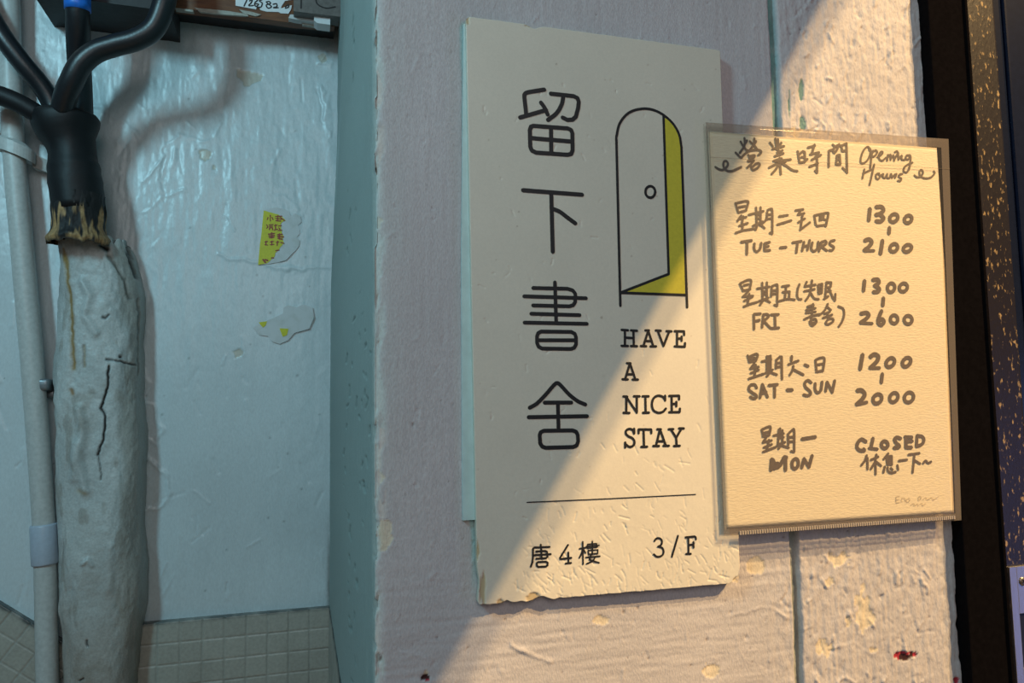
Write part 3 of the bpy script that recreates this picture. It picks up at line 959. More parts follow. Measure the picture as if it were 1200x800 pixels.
# ------------------------------------------------------------------ opening hours notice in its clear sleeve
NY = -0.0098


def bilin(c, U, Vv):
    return (c[0]*((1-U)*(1-Vv))[..., None]+c[1]*(U*(1-Vv))[..., None]+c[2]*((1-U)*Vv)[..., None]+c[3]*(U*Vv)[..., None])


def build_notice():
    # corners: bottom-left, bottom-right, top-left, top-right
    oc = [P(847.5, 627, NY), P(1125, 609, NY), P(826, 144, NY), P(1110, 163.5, NY)]
    ic = [P(850.5, 619.5, NY), P(1118, 601, NY), P(830.5, 154, NY), P(1101.5, 173.5, NY)]
    root = empty('opening_hours_notice', ((oc[0]+oc[1])/2))
    tag(root, 'cream handwritten opening hours card in clear plastic sleeve overlapping the large sign', 'notice')
    U, Vv = np.meshgrid(np.linspace(0, 1, 60), np.linspace(0, 1, 90))
    G = bilin(ic, U, Vv)
    card = slab_from_grid('card', G, NY+0.0012, M['card'], None, root)
    # clear pouch: front pane, back pane, welded rim
    Go = bilin(oc, U, Vv)
    Gf = Go.copy(); Gf[..., 1] = NY-0.0011
    film = slab_from_grid('clear_sleeve', Gf, NY+0.0024, M['film'], None, root)

    def strip(name, a0, a1, b1, b0, y0, y1, m, parent):
        qv = [np.array(p) for p in (a0, a1, b1, b0)]
        V = [(p[0], y0, p[2]) for p in qv]+[(p[0], y1, p[2]) for p in qv]
        return V, [(0, 1, 2, 3), (7, 6, 5, 4), (0, 4, 5, 1), (1, 5, 6, 2), (2, 6, 7, 3), (3, 7, 4, 0)]
    RV, RF = [], []
    ya, yb = NY-0.0014, NY-0.0012
    for a0, a1, b1, b0 in [(oc[0], oc[1], ic[1], ic[0]), (oc[2], oc[3], ic[3], ic[2]), (oc[0], ic[0], ic[2], oc[2]), (oc[1], ic[1], ic[3], oc[3])]:
        v, f = strip('', a0, a1, b1, b0, ya, yb, None, None)
        n0 = len(RV); RV += v; RF += [tuple(i+n0 for i in k) for k in f]
    r = pymesh('sleeve_rim', RV, RF, M['rim'], film)
    # seam of the pouch flap across the top
    s = [P(x, y, NY-0.0015) for x, y in ((832, 184), (890, 187.5), (980, 191), (1060, 194.5), (1113, 198))]
    tube('flap_seam', s, 0.00022, M['rim'], film, 6)
    # knurled closing strip along the bottom
    bm = bmesh.new()
    n = 96
    for k in range(n):
        t = (k+0.5)/n
        a = P(866, 624.3, NY-0.0015)*(1-t)+P(1119, 605.8, NY-0.0015)*t
        box(bm, a[0]-0.0006, a[0]+0.0006, a[1]-0.0008, a[1]+0.0004, a[2]-0.0013, a[2]+0.0013)
    bmobj('closing_strip', bm, M['strip'], film)
    y = NY-0.0004
    H = []
    # heading
    H.append(('heading', 836, 155, 14.54, 2.7, '~35,592 90,625 150,640 205,612 245,560 240,508 207,487 175,512 172,575 203,632 260,660 330,655 400,625 475,590; 465,158 500,225; ~530,100 535,170 522,245 450,350; 572,140 552,180; ~525,250 560,295 595,312; 625,155 662,192; ~700,105 692,190 655,260 612,312; 728,150 700,200; 692,210 745,285; '
              '380,345 458,425 478,432 520,382 580,332; ~580,330 640,310 740,295 800,308 815,330 795,368 768,385; 597,385 622,435; ~608,412 685,390 708,400 680,432 625,445; 590,490 690,480 640,545 580,600; ~640,560 655,610 680,642 755,605 792,552 770,525 718,542 665,592'))
    H.append(('heading', 896, 155, 11.54, 2.7, '75,140 112,187; 147,85 168,232; 182,92 188,222; 228,140 200,190; 110,226 265,185; 175,220 205,265 245,242; 140,322 258,282; 175,270 185,310; 125,385 232,352; 145,390 355,365; 65,475 150,432 290,392; 205,345 222,565; ~195,430 150,505 100,560; ~235,415 310,462 380,510 445,522;'
              '450,255 475,405; 465,300 520,255 545,265 550,395; 482,408 545,398; 500,335 535,332; 550,385 582,360; 590,205 682,180; 678,165 640,290; 620,297 738,270; 735,278 690,332; 640,370 765,305; 610,465 722,420; 712,345 713,535; 685,520 713,545;'
              '872,258 870,465; 872,250 938,228; 925,165 958,195 1012,160; ~948,200 930,255 950,275 985,225 1005,170; 1040,175 1052,252; 1030,185 1110,150; 1110,148 1118,545; 1060,252 1102,246; 1060,482 1120,540; c982,312 1018,302 1026,430 970,432; 975,372 1020,366'))
    H.append(('heading', 1000, 165, 11.43, 2.2, '~222,130 200,76 150,112 110,200 100,278 130,300 182,268 222,200 236,125 208,82; ~265,130 247,200 236,300 228,365; ~262,152 300,125 322,150 292,200 255,212; ~325,215 380,182 396,150 370,145 346,198 355,250 395,262 440,222; 468,185 456,262; ~458,232 500,182 502,252; ~502,245 535,192 545,212 550,265; ~560,148 588,138 606,165; ~552,250 598,172 608,250; ~608,248 650,196 650,245 690,255; ~760,190 716,196 706,240 745,242 766,196 770,262 750,370 716,420 676,402 690,350 738,312 795,290;'
              '150,380 125,502; 135,435 252,380; ~282,315 248,470 220,588; ~350,435 312,445 305,490 332,512 362,472 336,440; ~362,470 402,442 396,482 430,492 456,442; ~456,445 452,490 490,492 506,442; 510,442 522,492 556,450 580,442 562,492; ~660,440 622,450 612,480 645,502 632,535 600,532;'
              '~820,460 860,486 912,470 936,420 915,386 890,410 896,462 930,490 990,500 1050,482 1092,430 1080,405'))
    H.append(('handwritten_day', 855, 230, 9.6, 2.6, '68,75 95,168; ~68,80 130,62 192,52 212,68 185,158; 105,122 178,108; 100,182 190,156; 132,215 90,276; 112,252 190,230; 155,225 138,325; 110,332 205,300; 152,310 142,382; 70,410 150,382 300,360;'
              '220,205 382,165; 300,125 306,292; 350,122 350,282; 305,212 348,202; 305,252 348,242; 265,330 372,282; 318,310 295,375; 340,310 395,355; ~432,152 465,140 482,170 482,420; 482,420 455,410; ~425,175 412,262 345,322; 422,208 474,200; 415,256 474,246;'
              '560,225 655,210; 540,317 695,270; 745,157 830,145; 805,155 772,205 842,190; 822,205 800,372; 775,292 848,250; 795,376 905,292; 955,215 972,320; ~955,215 1030,198 1102,185 1112,205 1085,335; 985,332 1085,320; 1022,215 1018,268; 1062,205 1055,252; 1040,252 1078,262; 1040,215 1040,262'))
    H.append(('handwritten_day', 840, 220, 7.5, 2.9, '*1.1 218,476 305,462; *1.1 268,475 265,580; ~332,490 330,535 350,560 380,538 392,485; 468,548 421,550 421,490; 421,490 465,476; 421,521 455,512; *1.1 560,526 610,520; 668,481 745,468; 712,478 700,568; 768,475 752,552; 818,460 798,545; 760,516 806,506; ~842,480 832,535 855,556 885,532 893,475; 922,475 900,556; ~915,482 955,465 962,490 920,515; 920,515 968,550; ~1036,460 1002,470 996,495 1030,520 1015,548 992,548'))
    H.append(('handwritten_hours', 980, 220, 8.571, 4.7, '340,212 328,322; ~405,192 458,190 476,225 440,260 402,270; ~440,266 477,300 450,335 405,334; *0.9 o580,302,40,40,0.25; *0.9 o724,314,37,38,0.2; *0.95 536,402 531,455; ~292,528 330,516 358,542 330,590 285,625; *0.7 285,632 380,630; 466,532 446,658; *0.9 o580,601,38,40,0.2; *0.9 o717,606,40,36,0.3'))
    H.append(('handwritten_day', 860, 320, 8.889, 2.6, '65,110 97,178; ~65,108 120,80 160,68 182,82 165,172; 105,127 152,115; 95,182 172,166; 150,190 95,245; 110,242 200,235; 162,215 145,322; 110,287 196,245; 105,348 172,320 245,300;'
              '245,160 372,140; 297,100 300,262; 345,95 345,252; 300,192 345,186; 300,222 345,216; 260,292 362,255; 312,275 275,330; 330,275 378,302; 397,140 390,242; ~395,137 440,120 456,140 452,340; 452,340 425,330; 400,182 448,176; 400,217 448,211;'
              '505,137 577,128; 547,135 532,272; 510,197 582,190 576,262; ~475,290 560,268 635,275; ~685,115 666,170 662,240 680,270 705,270; 760,90 740,137; 745,137 852,120; 735,187 842,165; ~816,75 806,150 790,222 750,285; ~795,190 838,260 885,270;'
              'c880,122 922,110 917,205 885,212; 885,152 917,146; 885,182 917,176; 965,95 1015,95 1010,142 965,152; 967,95 952,265; 965,192 1010,182; 990,150 1030,252 1055,285 1060,215; 940,267 985,240;'
              '770,347 832,330 825,365 760,380; 826,320 806,500; 755,382 852,362; 752,412 852,400; ~735,480 810,446 910,425; ~c800,492 850,476 860,512 820,545 795,522; 802,520 850,510; ~980,320 952,380 900,430 860,432; 975,350 1012,382; 945,422 1000,402; 930,465 1025,432; 977,410 985,472; ~c958,520 985,532 1032,505 1035,476 990,476; ~1090,345 1140,370 1150,430 1130,500 1095,555'))
    H.append(('handwritten_day', 860, 320, 8.889, 3.0, '210,427 212,580; 210,427 278,421; 212,502 268,488; 310,430 296,562; ~310,430 352,428 360,455 312,495; 315,500 382,570; 390,432 466,428; 430,430 432,570; 390,573 470,568'))
    H.append(('handwritten_hours', 980, 310, 8.571, 4.5, '286,164 276,258; ~372,152 418,148 430,180 388,210; ~392,212 434,240 420,270 378,274; *0.9 o553,230,37,45,0.1; *0.9 o676,228,40,42,0.15; 475,338 469,406; ~252,490 308,482 328,510 290,552 248,580; *0.75 248,584 362,590; ~456,466 428,535 424,585 456,604 481,572 462,546 428,562; *0.9 o583,548,37,42; *0.9 o724,553,40,42'))
    H.append(('handwritten_day', 870, 410, 10.43, 2.8, '66,68 86,142; ~72,92 112,70 165,48 190,62 165,132; 95,107 152,95; 90,147 166,126; 145,165 100,226; 105,226 200,206; 165,180 150,322; 105,282 200,242; 80,350 172,320 262,290;'
              '240,140 352,115; 302,75 302,262; 345,70 347,252; 325,75 325,242; 302,152 345,150; 302,192 345,190; 280,282 372,240; 352,260 300,320; 342,270 422,300; 417,125 411,222; 415,122 460,82 482,82 486,355; 420,162 478,152; 415,212 482,196;'
              '*1.2 605,78 600,125; 565,175 685,130; ~625,195 612,250 580,305; *1.1 625,237 745,300; *1.2 765,180 805,196; 895,122 907,247; ~895,122 955,96 1005,106 985,256; 905,182 992,166; 905,266 985,251'))
    H.append(('handwritten_day', 870, 410, 10.43, 3.4, '~175,460 150,422 100,430 80,480 122,520 170,552 168,582 130,590 102,572; 218,580 247,420 308,572; 230,532 292,512; 328,430 430,420; 396,430 396,572; *1.2 552,488 608,487; ~842,396 802,370 766,402 772,450 826,502 834,540 798,556 752,546; ~892,410 890,480 920,520 960,490 976,390; 1020,500 1038,390 1100,515 1130,375'))
    H.append(('handwritten_hours', 980, 400, 8.571, 4.9, '266,135 242,272; ~346,152 385,128 424,150 408,200 345,262; *0.75 340,266 435,265; *0.9 o545,210,41,45,0.3; *0.9 o708,206,40,45,0.3; *0.9 464,328 455,408; ~215,492 258,490 288,530 260,580 208,628; *0.75 208,632 308,610; *0.9 o415,575,43,47,0.2; *0.85 o580,561,41,47,0.2; *0.85 o732,560,46,50,0.15'))
    H.append(('handwritten_day', 880, 495, 12.3, 2.8, '157,102 182,190; ~157,102 235,66 285,65 265,182; 195,147 265,131; 175,197 267,181; 225,210 175,285; 180,282 300,256; 262,250 230,402; 190,357 302,312; 180,420 262,390 365,350;'
              '330,187 472,156; 405,100 392,330; 422,85 427,202; 456,110 456,312; 400,222 472,211; 385,320 492,281; 442,320 400,375; 450,332 545,360; 537,165 541,320; ~535,167 600,106 626,122 626,420; 626,420 580,413; 545,212 617,205; 540,277 617,270; *1.4 742,236 930,206'))
    H.append(('handwritten_day', 880, 495, 12.3, 4.4, '302,530 290,680; 318,535 352,620 425,600; 330,560 340,660; 300,660 395,640; 300,600 390,590; 420,620 488,495; 500,498 500,680; 480,500 512,500; *0.9 o640,592,46,72,0.1; *0.9 735,645 768,522 838,638 884,478'))
    H.append(('handwritten_hours', 995, 500, 12.0, 4.2, '~238,205 180,175 132,212 112,280 150,328 215,332 208,312; 338,165 310,292; *0.8 285,300 400,312; o503,250,46,50; ~725,162 672,148 642,180 670,230 710,266 690,290 638,294; 802,150 802,288; *0.9 790,140 885,146; *0.9 805,206 890,200; 802,288 878,288; *0.9 960,122 950,272; *0.9 ~960,122 1030,136 1055,180 1030,240 955,274'))
    H.append(('handwritten_hours', 995, 500, 12.0, 2.8, '250,402 228,470 175,540; 262,440 262,592; 310,462 412,420; 386,390 372,470 376,662; 362,500 310,590; 385,490 452,546; 552,375 490,452; 530,412 541,525; 525,422 602,410 602,530; 540,452 600,450; 540,492 600,487; 540,526 605,526; 505,560 485,640; ~545,570 552,622 600,646 656,632; 590,580 612,602; 682,540 692,600; 705,476 815,462; 840,390 990,370; 922,385 896,640; 915,467 1000,516; ~1045,510 1080,476 1112,508 1155,490'))
    for nm, ox, oy, sc, wd, tx in H:
        strokes_mesh(nm, parse(tx, ox, oy, sc), wd*1.07, y, M['marker'], card, 8)
    strokes_mesh('embossed_mark', parse('~400,525 402,565; 400,525 425,522; 402,545 422,542; 402,566 426,562; ~440,560 440,535 460,535 460,558; ~470,545 490,535 490,555 470,560 470,545; ~550,530 560,520 570,530 555,550 550,535; ~580,545 600,530 610,545 640,530 650,545 685,525; ~500,580 520,570 525,585 545,572 550,585; ~560,575 575,570 580,583 598,570', 980, 490, 5.714), 0.6, y, M['scratch'], card, 6)


build_notice()

# ------------------------------------------------------------------ plastered lump that encases the rising cable
def interp(pts, v):
    a = np.array(pts, float)
    return np.interp(v, a[:, 0], a[:, 1])


def build_lump():
    pyv = np.concatenate([np.linspace(283, 830, 520), [1250]])
    L = interp([(283, 71), (330, 69), (400, 65), (500, 64), (600, 66), (700, 70), (830, 74), (1250, 78)], pyv)
    Rr = interp([(283, 148), (300, 155), (345, 163), (420, 166), (470, 167), (560, 169), (640, 168), (720, 165), (830, 160), (1250, 158)], pyv)
    na = 190
    th = np.linspace(0, math.pi, na)
    yc = YB-0.002
    ctr = unproj((L+Rr)/2, pyv, YB-0.03)
    half = (unproj(Rr, pyv, YB-0.03)[:, 0]-unproj(L, pyv, YB-0.03)[:, 0])/2
    TH, CI = np.meshgrid(th, np.arange(len(pyv)))
    hx = half[:, None]
    sup = 1.0
    cx = np.sign(np.cos(TH))*np.abs(np.cos(TH))**0.75; sy = np.sin(TH)**0.6
    X = ctr[:, 0][:, None]-hx*cx; Y = yc-0.062*sy; Z = np.repeat(ctr[:, 2][:, None], na, 1)
    nx, ny = -np.cos(TH), -np.sin(TH)
    arc = TH*0.055
    h = 0.007*fbm(arc*16, Z*10, 401, 2)+0.0030*fbm(arc*70, Z*38, 403, 2)*(0.5+1.6*np.clip(fbm(arc*12, Z*9, 407, 2)+0.2, 0, 1))+0.0007*fbm(arc*190, Z*130, 405, 3)
    base = np.stack([X+nx*0.004, Y, Z], -1)
    px, py = topx(base.reshape(-1, 3)); px = px.reshape(X.shape); py = py.reshape(X.shape)
    col = np.ones(X.shape+(3,))*np.array([0.42, 0.46, 0.455])
    col *= (1+0.18*fbm(arc*30, Z*18, 409, 4))[..., None]
    # greyer bare cement down the right and the foot, deepened with painted shade
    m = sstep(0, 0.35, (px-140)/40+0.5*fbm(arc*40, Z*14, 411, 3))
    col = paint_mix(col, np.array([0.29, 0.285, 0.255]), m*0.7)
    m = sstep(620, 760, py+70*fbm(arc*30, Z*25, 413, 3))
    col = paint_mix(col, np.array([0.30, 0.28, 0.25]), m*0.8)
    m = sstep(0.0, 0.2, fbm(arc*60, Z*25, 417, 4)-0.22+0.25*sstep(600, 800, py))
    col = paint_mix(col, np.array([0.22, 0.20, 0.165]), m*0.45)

    def crack(pts, wd, amp, c, k=1.0):
        nonlocal h, col
        d = seg_dist(px+2.2*fbm(Z*110, arc*90, 21, 3), py+1.5*fbm(Z*110, arc*90, 25, 3), pts)
        g = np.exp(-(d/wd)**2); h -= amp*g; col = paint_mix(col, np.array(c), np.clip(g*k, 0, 1))
    crack([(129, 430), (127, 452), (119, 478), (124, 488), (121, 515), (115, 533)], 1.3, 0.004, (0.012, 0.012, 0.012), 1.3)
    crack([(115, 533), (118, 548), (119, 562)], 0.9, 0.002, (0.06, 0.06, 0.055))
    crack([(126, 421), (143, 423), (163, 428)], 1.1, 0.003, (0.03, 0.03, 0.03))
    crack([(122, 371), (126, 372), (129, 369)], 1.6, 0.002, (0.03, 0.03, 0.03))
    crack([(143, 418), (145, 418)], 1.8, 0.003, (0.02, 0.02, 0.02))
    crack([(102, 750), (103, 757)], 1.1, 0.003, (0.03, 0.03, 0.03)); crack([(97, 795), (92, 797)], 1.0, 0.003, (0.04, 0.04, 0.04))
    crack([(73, 292), (77, 325), (81, 360), (83, 400), (84, 432)], 2.6, 0.001, (0.25, 0.17, 0.06), 1.0)
    crack([(82, 457), (84, 462)], 2.6, 0.001, (0.24, 0.14, 0.05), 0.9); crack([(97, 405), (98, 430)], 1.6, 0.002, (0.25, 0.19, 0.10), 0.7)
    crack([(92, 575), (100, 578)], 3.2, 0.001, (0.32, 0.26, 0.14), 0.6)
    crack([(128, 300), (140, 313), (150, 330), (156, 350)], 2.0, 0.002, (0.13, 0.13, 0.115), 0.9)
    crack([(120, 288), (128, 292)], 2.5, 0.006, (0.02, 0.02, 0.02), 1)
    crack([(152, 288), (156, 305), (161, 325)], 2.2, 0.005, (0.06, 0.06, 0.055), 1.1)
    crack([(163, 350), (165, 400), (167, 440)], 1.0, 0.002, (0.12, 0.13, 0.12), 0.8)
    for pts, amp, wd in [([(95, 330), (105, 345), (98, 370), (112, 390)], 0.004, 5), ([(92, 480), (97, 500), (92, 540), (100, 575)], 0.006, 6), ([(98, 660), (104, 655), (108, 662)], 0.003, 2.5),
                         ([(88, 520), (86, 560)], 0.004, 6), ([(130, 640), (128, 690)], 0.003, 6)]:
        h += amp*np.exp(-(seg_dist(px, py, pts)/wd)**2)
    # ragged top
    topf = np.exp(-np.arange(len(pyv))/5.0)[:, None]
    V = np.stack([X+nx*h, Y+ny*h*1.0, Z+topf*0.012*fbm(arc*90, arc*0, 431, 3)], -1)
    V[:, 0, 1] = YB+0.004; V[:, -1, 1] = YB+0.004
    capn = V[0].copy(); capn[:, 1] = np.maximum(capn[:, 1], YB-0.02); capn[:, 2] += 0.002
    V = np.concatenate([capn[None], V]); col = np.concatenate([col[:1]*0.4, col])
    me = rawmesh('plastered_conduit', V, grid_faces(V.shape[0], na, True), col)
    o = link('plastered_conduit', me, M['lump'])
    tag(o, 'lumpy cracked plaster column encasing the cable below the black sleeve', 'conduit')


build_lump()

# ------------------------------------------------------------------ cable sleeve and cables
def px_path(pts, n=8):
    return catmull([P(a, b, YB-d) for a, b, d in pts], n)


def mpp(px, py, y):
    return float((P(px, py, y)-CAM)@F_)/FPX


K = mpp(90, 200, YB-0.06)


def build_sleeve():
    root = empty('cable_sleeve', P(92, 285, YB-0.05))
    tag(root, 'black heat shrink sleeve joining the cables above the plaster column', 'cable sleeve')
    prof = [(136, 77, 33.5), (139, 77, 35.5), (143, 77, 36), (150, 78, 34.5), (158, 79.5, 31.5), (166, 82, 27), (174, 84, 25.5), (180, 85, 25), (185, 85.5, 25.5), (190, 85.8, 25.8), (194, 86.3, 27.2), (199, 87.2, 27.8), (204, 87.6, 27.2),
            (209, 88, 28), (215, 88.6, 28.4), (222, 89.5, 27.8), (230, 90.5, 28), (240, 91.5, 27.5), (248, 92, 27.2)]
    pts = [P(c, y, YB-0.062) for y, c, r in prof]; rad = [r*K for y, c, r in prof]
    tube('sleeve', pts, rad, M['shrink'], root, 40, lambda t, a: 1+0.012*math.sin(3*a+9*t)+0.008*math.sin(7*a-5*t))
    # torn, dried brown mastic skirt at the foot: ragged tongues climbing the sleeve
    rs = np.random.RandomState(5)
    nr, na = 46, 220
    tt = np.linspace(0, 1, nr); aa = np.linspace(0, 2*math.pi, na, endpoint=False)
    T, A = np.meshgrid(tt, aa, indexing='ij')
    py = 287-T*58
    cx = 92+0*T-(1-T)*0.0; r = interp([(228, 28.2), (255, 27.6), (268, 27.8), (276, 29.5), (282, 31.5), (287, 31.0)], py)
    ctr = unproj(cx, py, YB-0.062)
    hh = fbm(A*4, T*3, 503, 3)*0.0028
    hh += 0.0018*np.exp(-((py-280)/4)**2)
    rr = r*K*1.006+hh
    V = np.stack([ctr[..., 0]+rr*np.cos(A), ctr[..., 1]+rr*np.sin(A)*0.95, ctr[..., 2]+0.006*(1-T)**3*fbm(A*5, A*0, 507, 2)], -1)
    tong = 0.50+0.34*np.sin(A*9+2*np.sin(A*3))*0.6+0.5*fbm(A*6, A*0+0.3, 509, 3)
    brown = sstep(0.06, -0.06, T-tong)
    c = np.array([0.012, 0.013, 0.014])*np.ones(V.shape)
    bc = np.array([0.30, 0.19, 0.085])*(1+0.5*fbm(A*9, T*4, 511, 3))[..., None]
    c = paint_mix(c, bc, np.clip(brown*sstep(-0.25, 0.05, fbm(A*7, T*2.5, 513, 3)+0.08), 0, 1))
    c = paint_mix(c, np.array([0.03, 0.026, 0.02]), sstep(0.06, 0.0, T))
    i = (np.arange(nr-1)[:, None]*na+np.arange(na)[None]).ravel(); j = (np.arange(nr-1)[:, None]*na+(np.arange(na)[None]+1) % na).ravel()
    Q = np.stack([i, i+na, j+na, j], 1)
    me = rawmesh('torn_skirt', V, Q, c)
    o = link('torn_skirt', me, M['sign2'], root); o['label'] = 'torn brown mastic at the foot of the sleeve'


M['sign2'] = vmat('dry_mastic', 0.6, 0.5, 300, 0.3, (1, 1, 1), 0.25)
build_sleeve()

G_C = 'black cables above the sleeve'
# straight riser with blue tape
root = empty('power_cable', P(95, 136, YB-0.055))
tag(root, 'straight vertical black cable with a band of blue tape at top', 'cable', G_C)
tube('cable_jacket', px_path([(89, -75, .128), (90, -40, .125), (91, 14, .115), (92, 60, .088), (94.5, 100, .062), (96, 143, .048)]), 12.4*K, M['black'], root, 24)
tp = px_path([(89, -75, .128), (90, -40, .125), (91, 12.5, .1155)])
tube('blue_tape', tp, 13.5*K, M['blue'], root, 24)
tb = px_path([(96, 15, .115), (97, 30, .106), (97.5, 60, .088), (98.5, 105, .060), (98, 139, .049)])
tube('outer_wrap', tb, [8.2*K, 8.4*K]+[8.2*K]*(len(tb)-2), M['black'], root, 18)


def cable(pts, rpx, label, bandpts=None):
    r0 = empty('power_cable', P(pts[-1][0], pts[-1][1], YB-pts[-1][2]))
    tag(r0, label, 'cable', G_C)
    pp = px_path(pts, 10)
    n = len(pp)
    tube('cable_jacket', pp, [np.interp(i/(n-1), [0, 1], rpx)*K for i in range(n)], M['black'], r0, 24)
    if bandpts:
        tube('end_wrap', px_path(bandpts, 8), bandpts_r*K, M['shrink'], r0, 24)
    return r0


bandpts_r = 12.2
cable([(192, -70, .135), (196, -20, .135), (191, 8, .135), (180, 33, .13), (160, 46, .127), (135, 53, .124), (112, 61, .122), (95, 75, .12), (84, 95, .114), (76, 115, .102), (73, 136, .086), (75, 146, .080)], (12, 12.2),
      'thick black cable curving in from the upper right to the sleeve', [(85.5, 92, .1145), (79.5, 106, .107), (74.8, 122, .0965), (73.2, 134, .088)])
bandpts_r = 10.2
cable([(-60, -70, .072), (-25, -8, .07), (-8, 25, .068), (8, 50, .066), (28, 76, .06), (48, 100, .05), (60, 120, .044), (68, 140, .042), (69, 146, .042)], (11, 11.2),
      'black cable running down from the upper left to the sleeve')
bandpts_r = 10.8
cable([(-300, 97, .082), (-170, 99, .082), (-70, 104, .082), (-30, 107, .082), (0, 112, .082), (22, 121, .081), (40, 131, .078), (52, 141, .074), (56, 147, .073)], (9.4, 9.0),
      'black cable entering low from the left edge beside the white pipe', [(-20, 108.6, .082), (0, 112, .082), (22, 121, .081), (38, 130, .079), (42.5, 132.7, .078)])


# ------------------------------------------------------------------ grey-white plastic pipe
def build_pipe():
    off = 0.030
    root = empty('plastic_pipe', P(62, 900, YB-off))
    tag(root, 'slender grey white plastic pipe running vertically left of the plaster column', 'pipe')
    pts = [(9.0, -70), (14.5, 145), (26, 290), (39, 440), (50.5, 600), (53, 665), (55.5, 800), (60, 1040)]
    W = [P(a, b, YB-off) for a, b in pts]
    W = catmull(W, 8)
    kp = mpp(40, 400, YB-off)
    n = len(W)
    tube('pipe_wall', W, [np.interp(i/(n-1), [0, 0.3, 0.7, 1], [11.6, 12.0, 11.6, 11.4])*kp for i in range(n)], M['pvc'], root, 28)
    c = [P(50.9, 614, YB-off), P(51, 616, YB-off), P(51.8, 640, YB-off), P(52.8, 659, YB-off), P(52.9, 661, YB-off)]
    o = tube('coupling', c, [13.2*kp, 13.9*kp, 13.9*kp, 13.9*kp, 13.2*kp], M['pvc2'], root, 32, caps=True); o['label'] = 'bluish grey pipe coupling'
    # saddle clip: a slanting band with a foot screwed to the wall on the right
    A, Bm, E = P(2, 166, YB-off), P(17, 171, YB-off), P(40, 186, YB-off)
    V = []; Fc = []
    na = 40
    ctr = P(18, 176, YB-off); r0, r1 = 12.4*kp, 21.0*kp
    tilt = math.tan(math.radians(27))
    for k in range(na):
        a = 2*math.pi*k/na
        for (r, dz) in ((r0, -0.007), (r1, -0.009), (r1, 0.008), (r0, 0.010)):
            x = r*math.cos(a); yv = r*0.80*math.sin(a)
            V.append((ctr[0]+x, ctr[1]+yv, ctr[2]+dz-x*tilt*0.75+(0.004 if r == r0 else 0)))
    for k in range(na):
        k2 = (k+1) % na
        for q in range(4):
            q2 = (q+1) % 4
            Fc.append((k*4+q, k2*4+q, k2*4+q2, k*4+q2))
    clip = pymesh('saddle_clip', V, Fc, M['pvc'], root, False)
    f = [P(38, 180, YB-0.012), P(60, 190, YB-0.012), P(58, 203, YB-0.012), P(42, 199, YB-0.012)]
    V = [(p[0], YB-0.024+0.010*i, p[2]) for i, p in zip((0, 1, 1, 0), f)]+[(p[0], YB+0.003, p[2]) for p in f]
    pymesh('clip_foot', V, [(0, 1, 2, 3), (7, 6, 5, 4), (0, 4, 5, 1), (1, 5, 6, 2), (2, 6, 7, 3), (3, 7, 4, 0)], M['pvc'], clip)
    # small metal spacer clip lower down, on the right of the pipe
    p0 = P(54.5, 451, YB-0.02)
    bm = bmesh.new()
    s = 7*kp
    box(bm, p0[0]-s, p0[0]+s, YB-0.040, YB+0.004, p0[2]-s, p0[2]+s, 0.004)
    box(bm, p0[0]-s*0.6, p0[0]+s*1.2, YB-0.018, YB+0.004, p0[2]-s*2.2, p0[2]-s*0.9, 0.003)
    o = bmobj('spacer_clip', bm, M['metalclip'], root, True); o['label'] = 'small dark metal clip behind the pipe'


build_pipe()


# ------------------------------------------------------------------ stickers left on the back wall
def flat_slab(name, pts, y, th, m, parent=None):
    V = [P(a, b, y) for a, b in pts]
    bm = bmesh.new()
    f = bm.faces.new([bm.verts.new(Vector(v)) for v in V])
    r = bmesh.ops.extrude_face_region(bm, geom=[f])
    for v in r['geom']:
        if isinstance(v, bmesh.types.BMVert): v.co.y += th
    bmesh.ops.triangulate(bm, faces=[g for g in bm.faces if len(g.verts) > 4])
    return bmobj(name, bm, m, parent)


def tr(pts, ox, oy, s):
    return [(ox+a/s, oy+b/s) for a, b in pts]


SYB = YB-0.0034
root = empty('yellow_sticker', P(318, 310, SYB))
tag(root, 'torn yellow advertising sticker with red Chinese print on the recess wall', 'sticker')
flat_slab('torn_backing', tr([(135, 100), (210, 85), (280, 75), (370, 95), (410, 120), (430, 170), (480, 140), (535, 170), (548, 235), (510, 270), (530, 320), (528, 365), (495, 405), (530, 440), (520, 500), (490, 545), (430, 600), (380, 655), (290, 680), (180, 700), (75, 705), (100, 420)], 295, 235, 9.41), SYB, 0.004, M['torn'], root)
ys = flat_slab('yellow_face', tr([(132, 108), (180, 122), (300, 155), (335, 180), (375, 215), (330, 240), (320, 260), (325, 320), (335, 360), (352, 390), (340, 425), (355, 465), (310, 520), (300, 545), (260, 575), (255, 610), (225, 640), (170, 690), (70, 708), (90, 480), (105, 380)], 295, 235, 9.41), SYB-0.0006, 0.0009, M['stick'], root)
ys['label'] = 'yellow printed face of the sticker'
strokes_mesh('red_lettering', parse('205,160 205,225; 180,185 170,210; 225,185 235,210; 262,175 330,170; 265,195 330,205; 290,165 285,225; 265,220 320,225; 310,180 360,220; '
             '165,265 175,285; 165,305 180,290; 190,270 235,262; 195,285 230,282; 195,300 195,320; 230,300 230,322; 195,300 230,298; 250,275 280,270; 262,262 262,320; 248,325 285,315; 295,280 325,275; 300,300 312,320; 290,330 330,325;'
             '*1.3 185,370 250,362; *1.3 190,390 250,385; *1.3 220,355 220,410; *1.2 195,408 245,404; *1.3 285,375 335,372; *1.3 285,395 350,400; *1.3 290,415 335,425; *1.2 305,365 305,425;'
             '145,455 175,450; 158,445 155,490; 145,485 175,490; 205,455 240,450; 222,445 220,490; 205,485 245,482; 270,460 300,455; 285,445 280,495; 320,460 355,470; *1.6 125,650 150,680; *1.5 150,650 175,660; 215,630 240,630; 265,550 300,545', 295, 235, 9.41), 1.25, SYB-0.00085, M['red'], ys, 6)

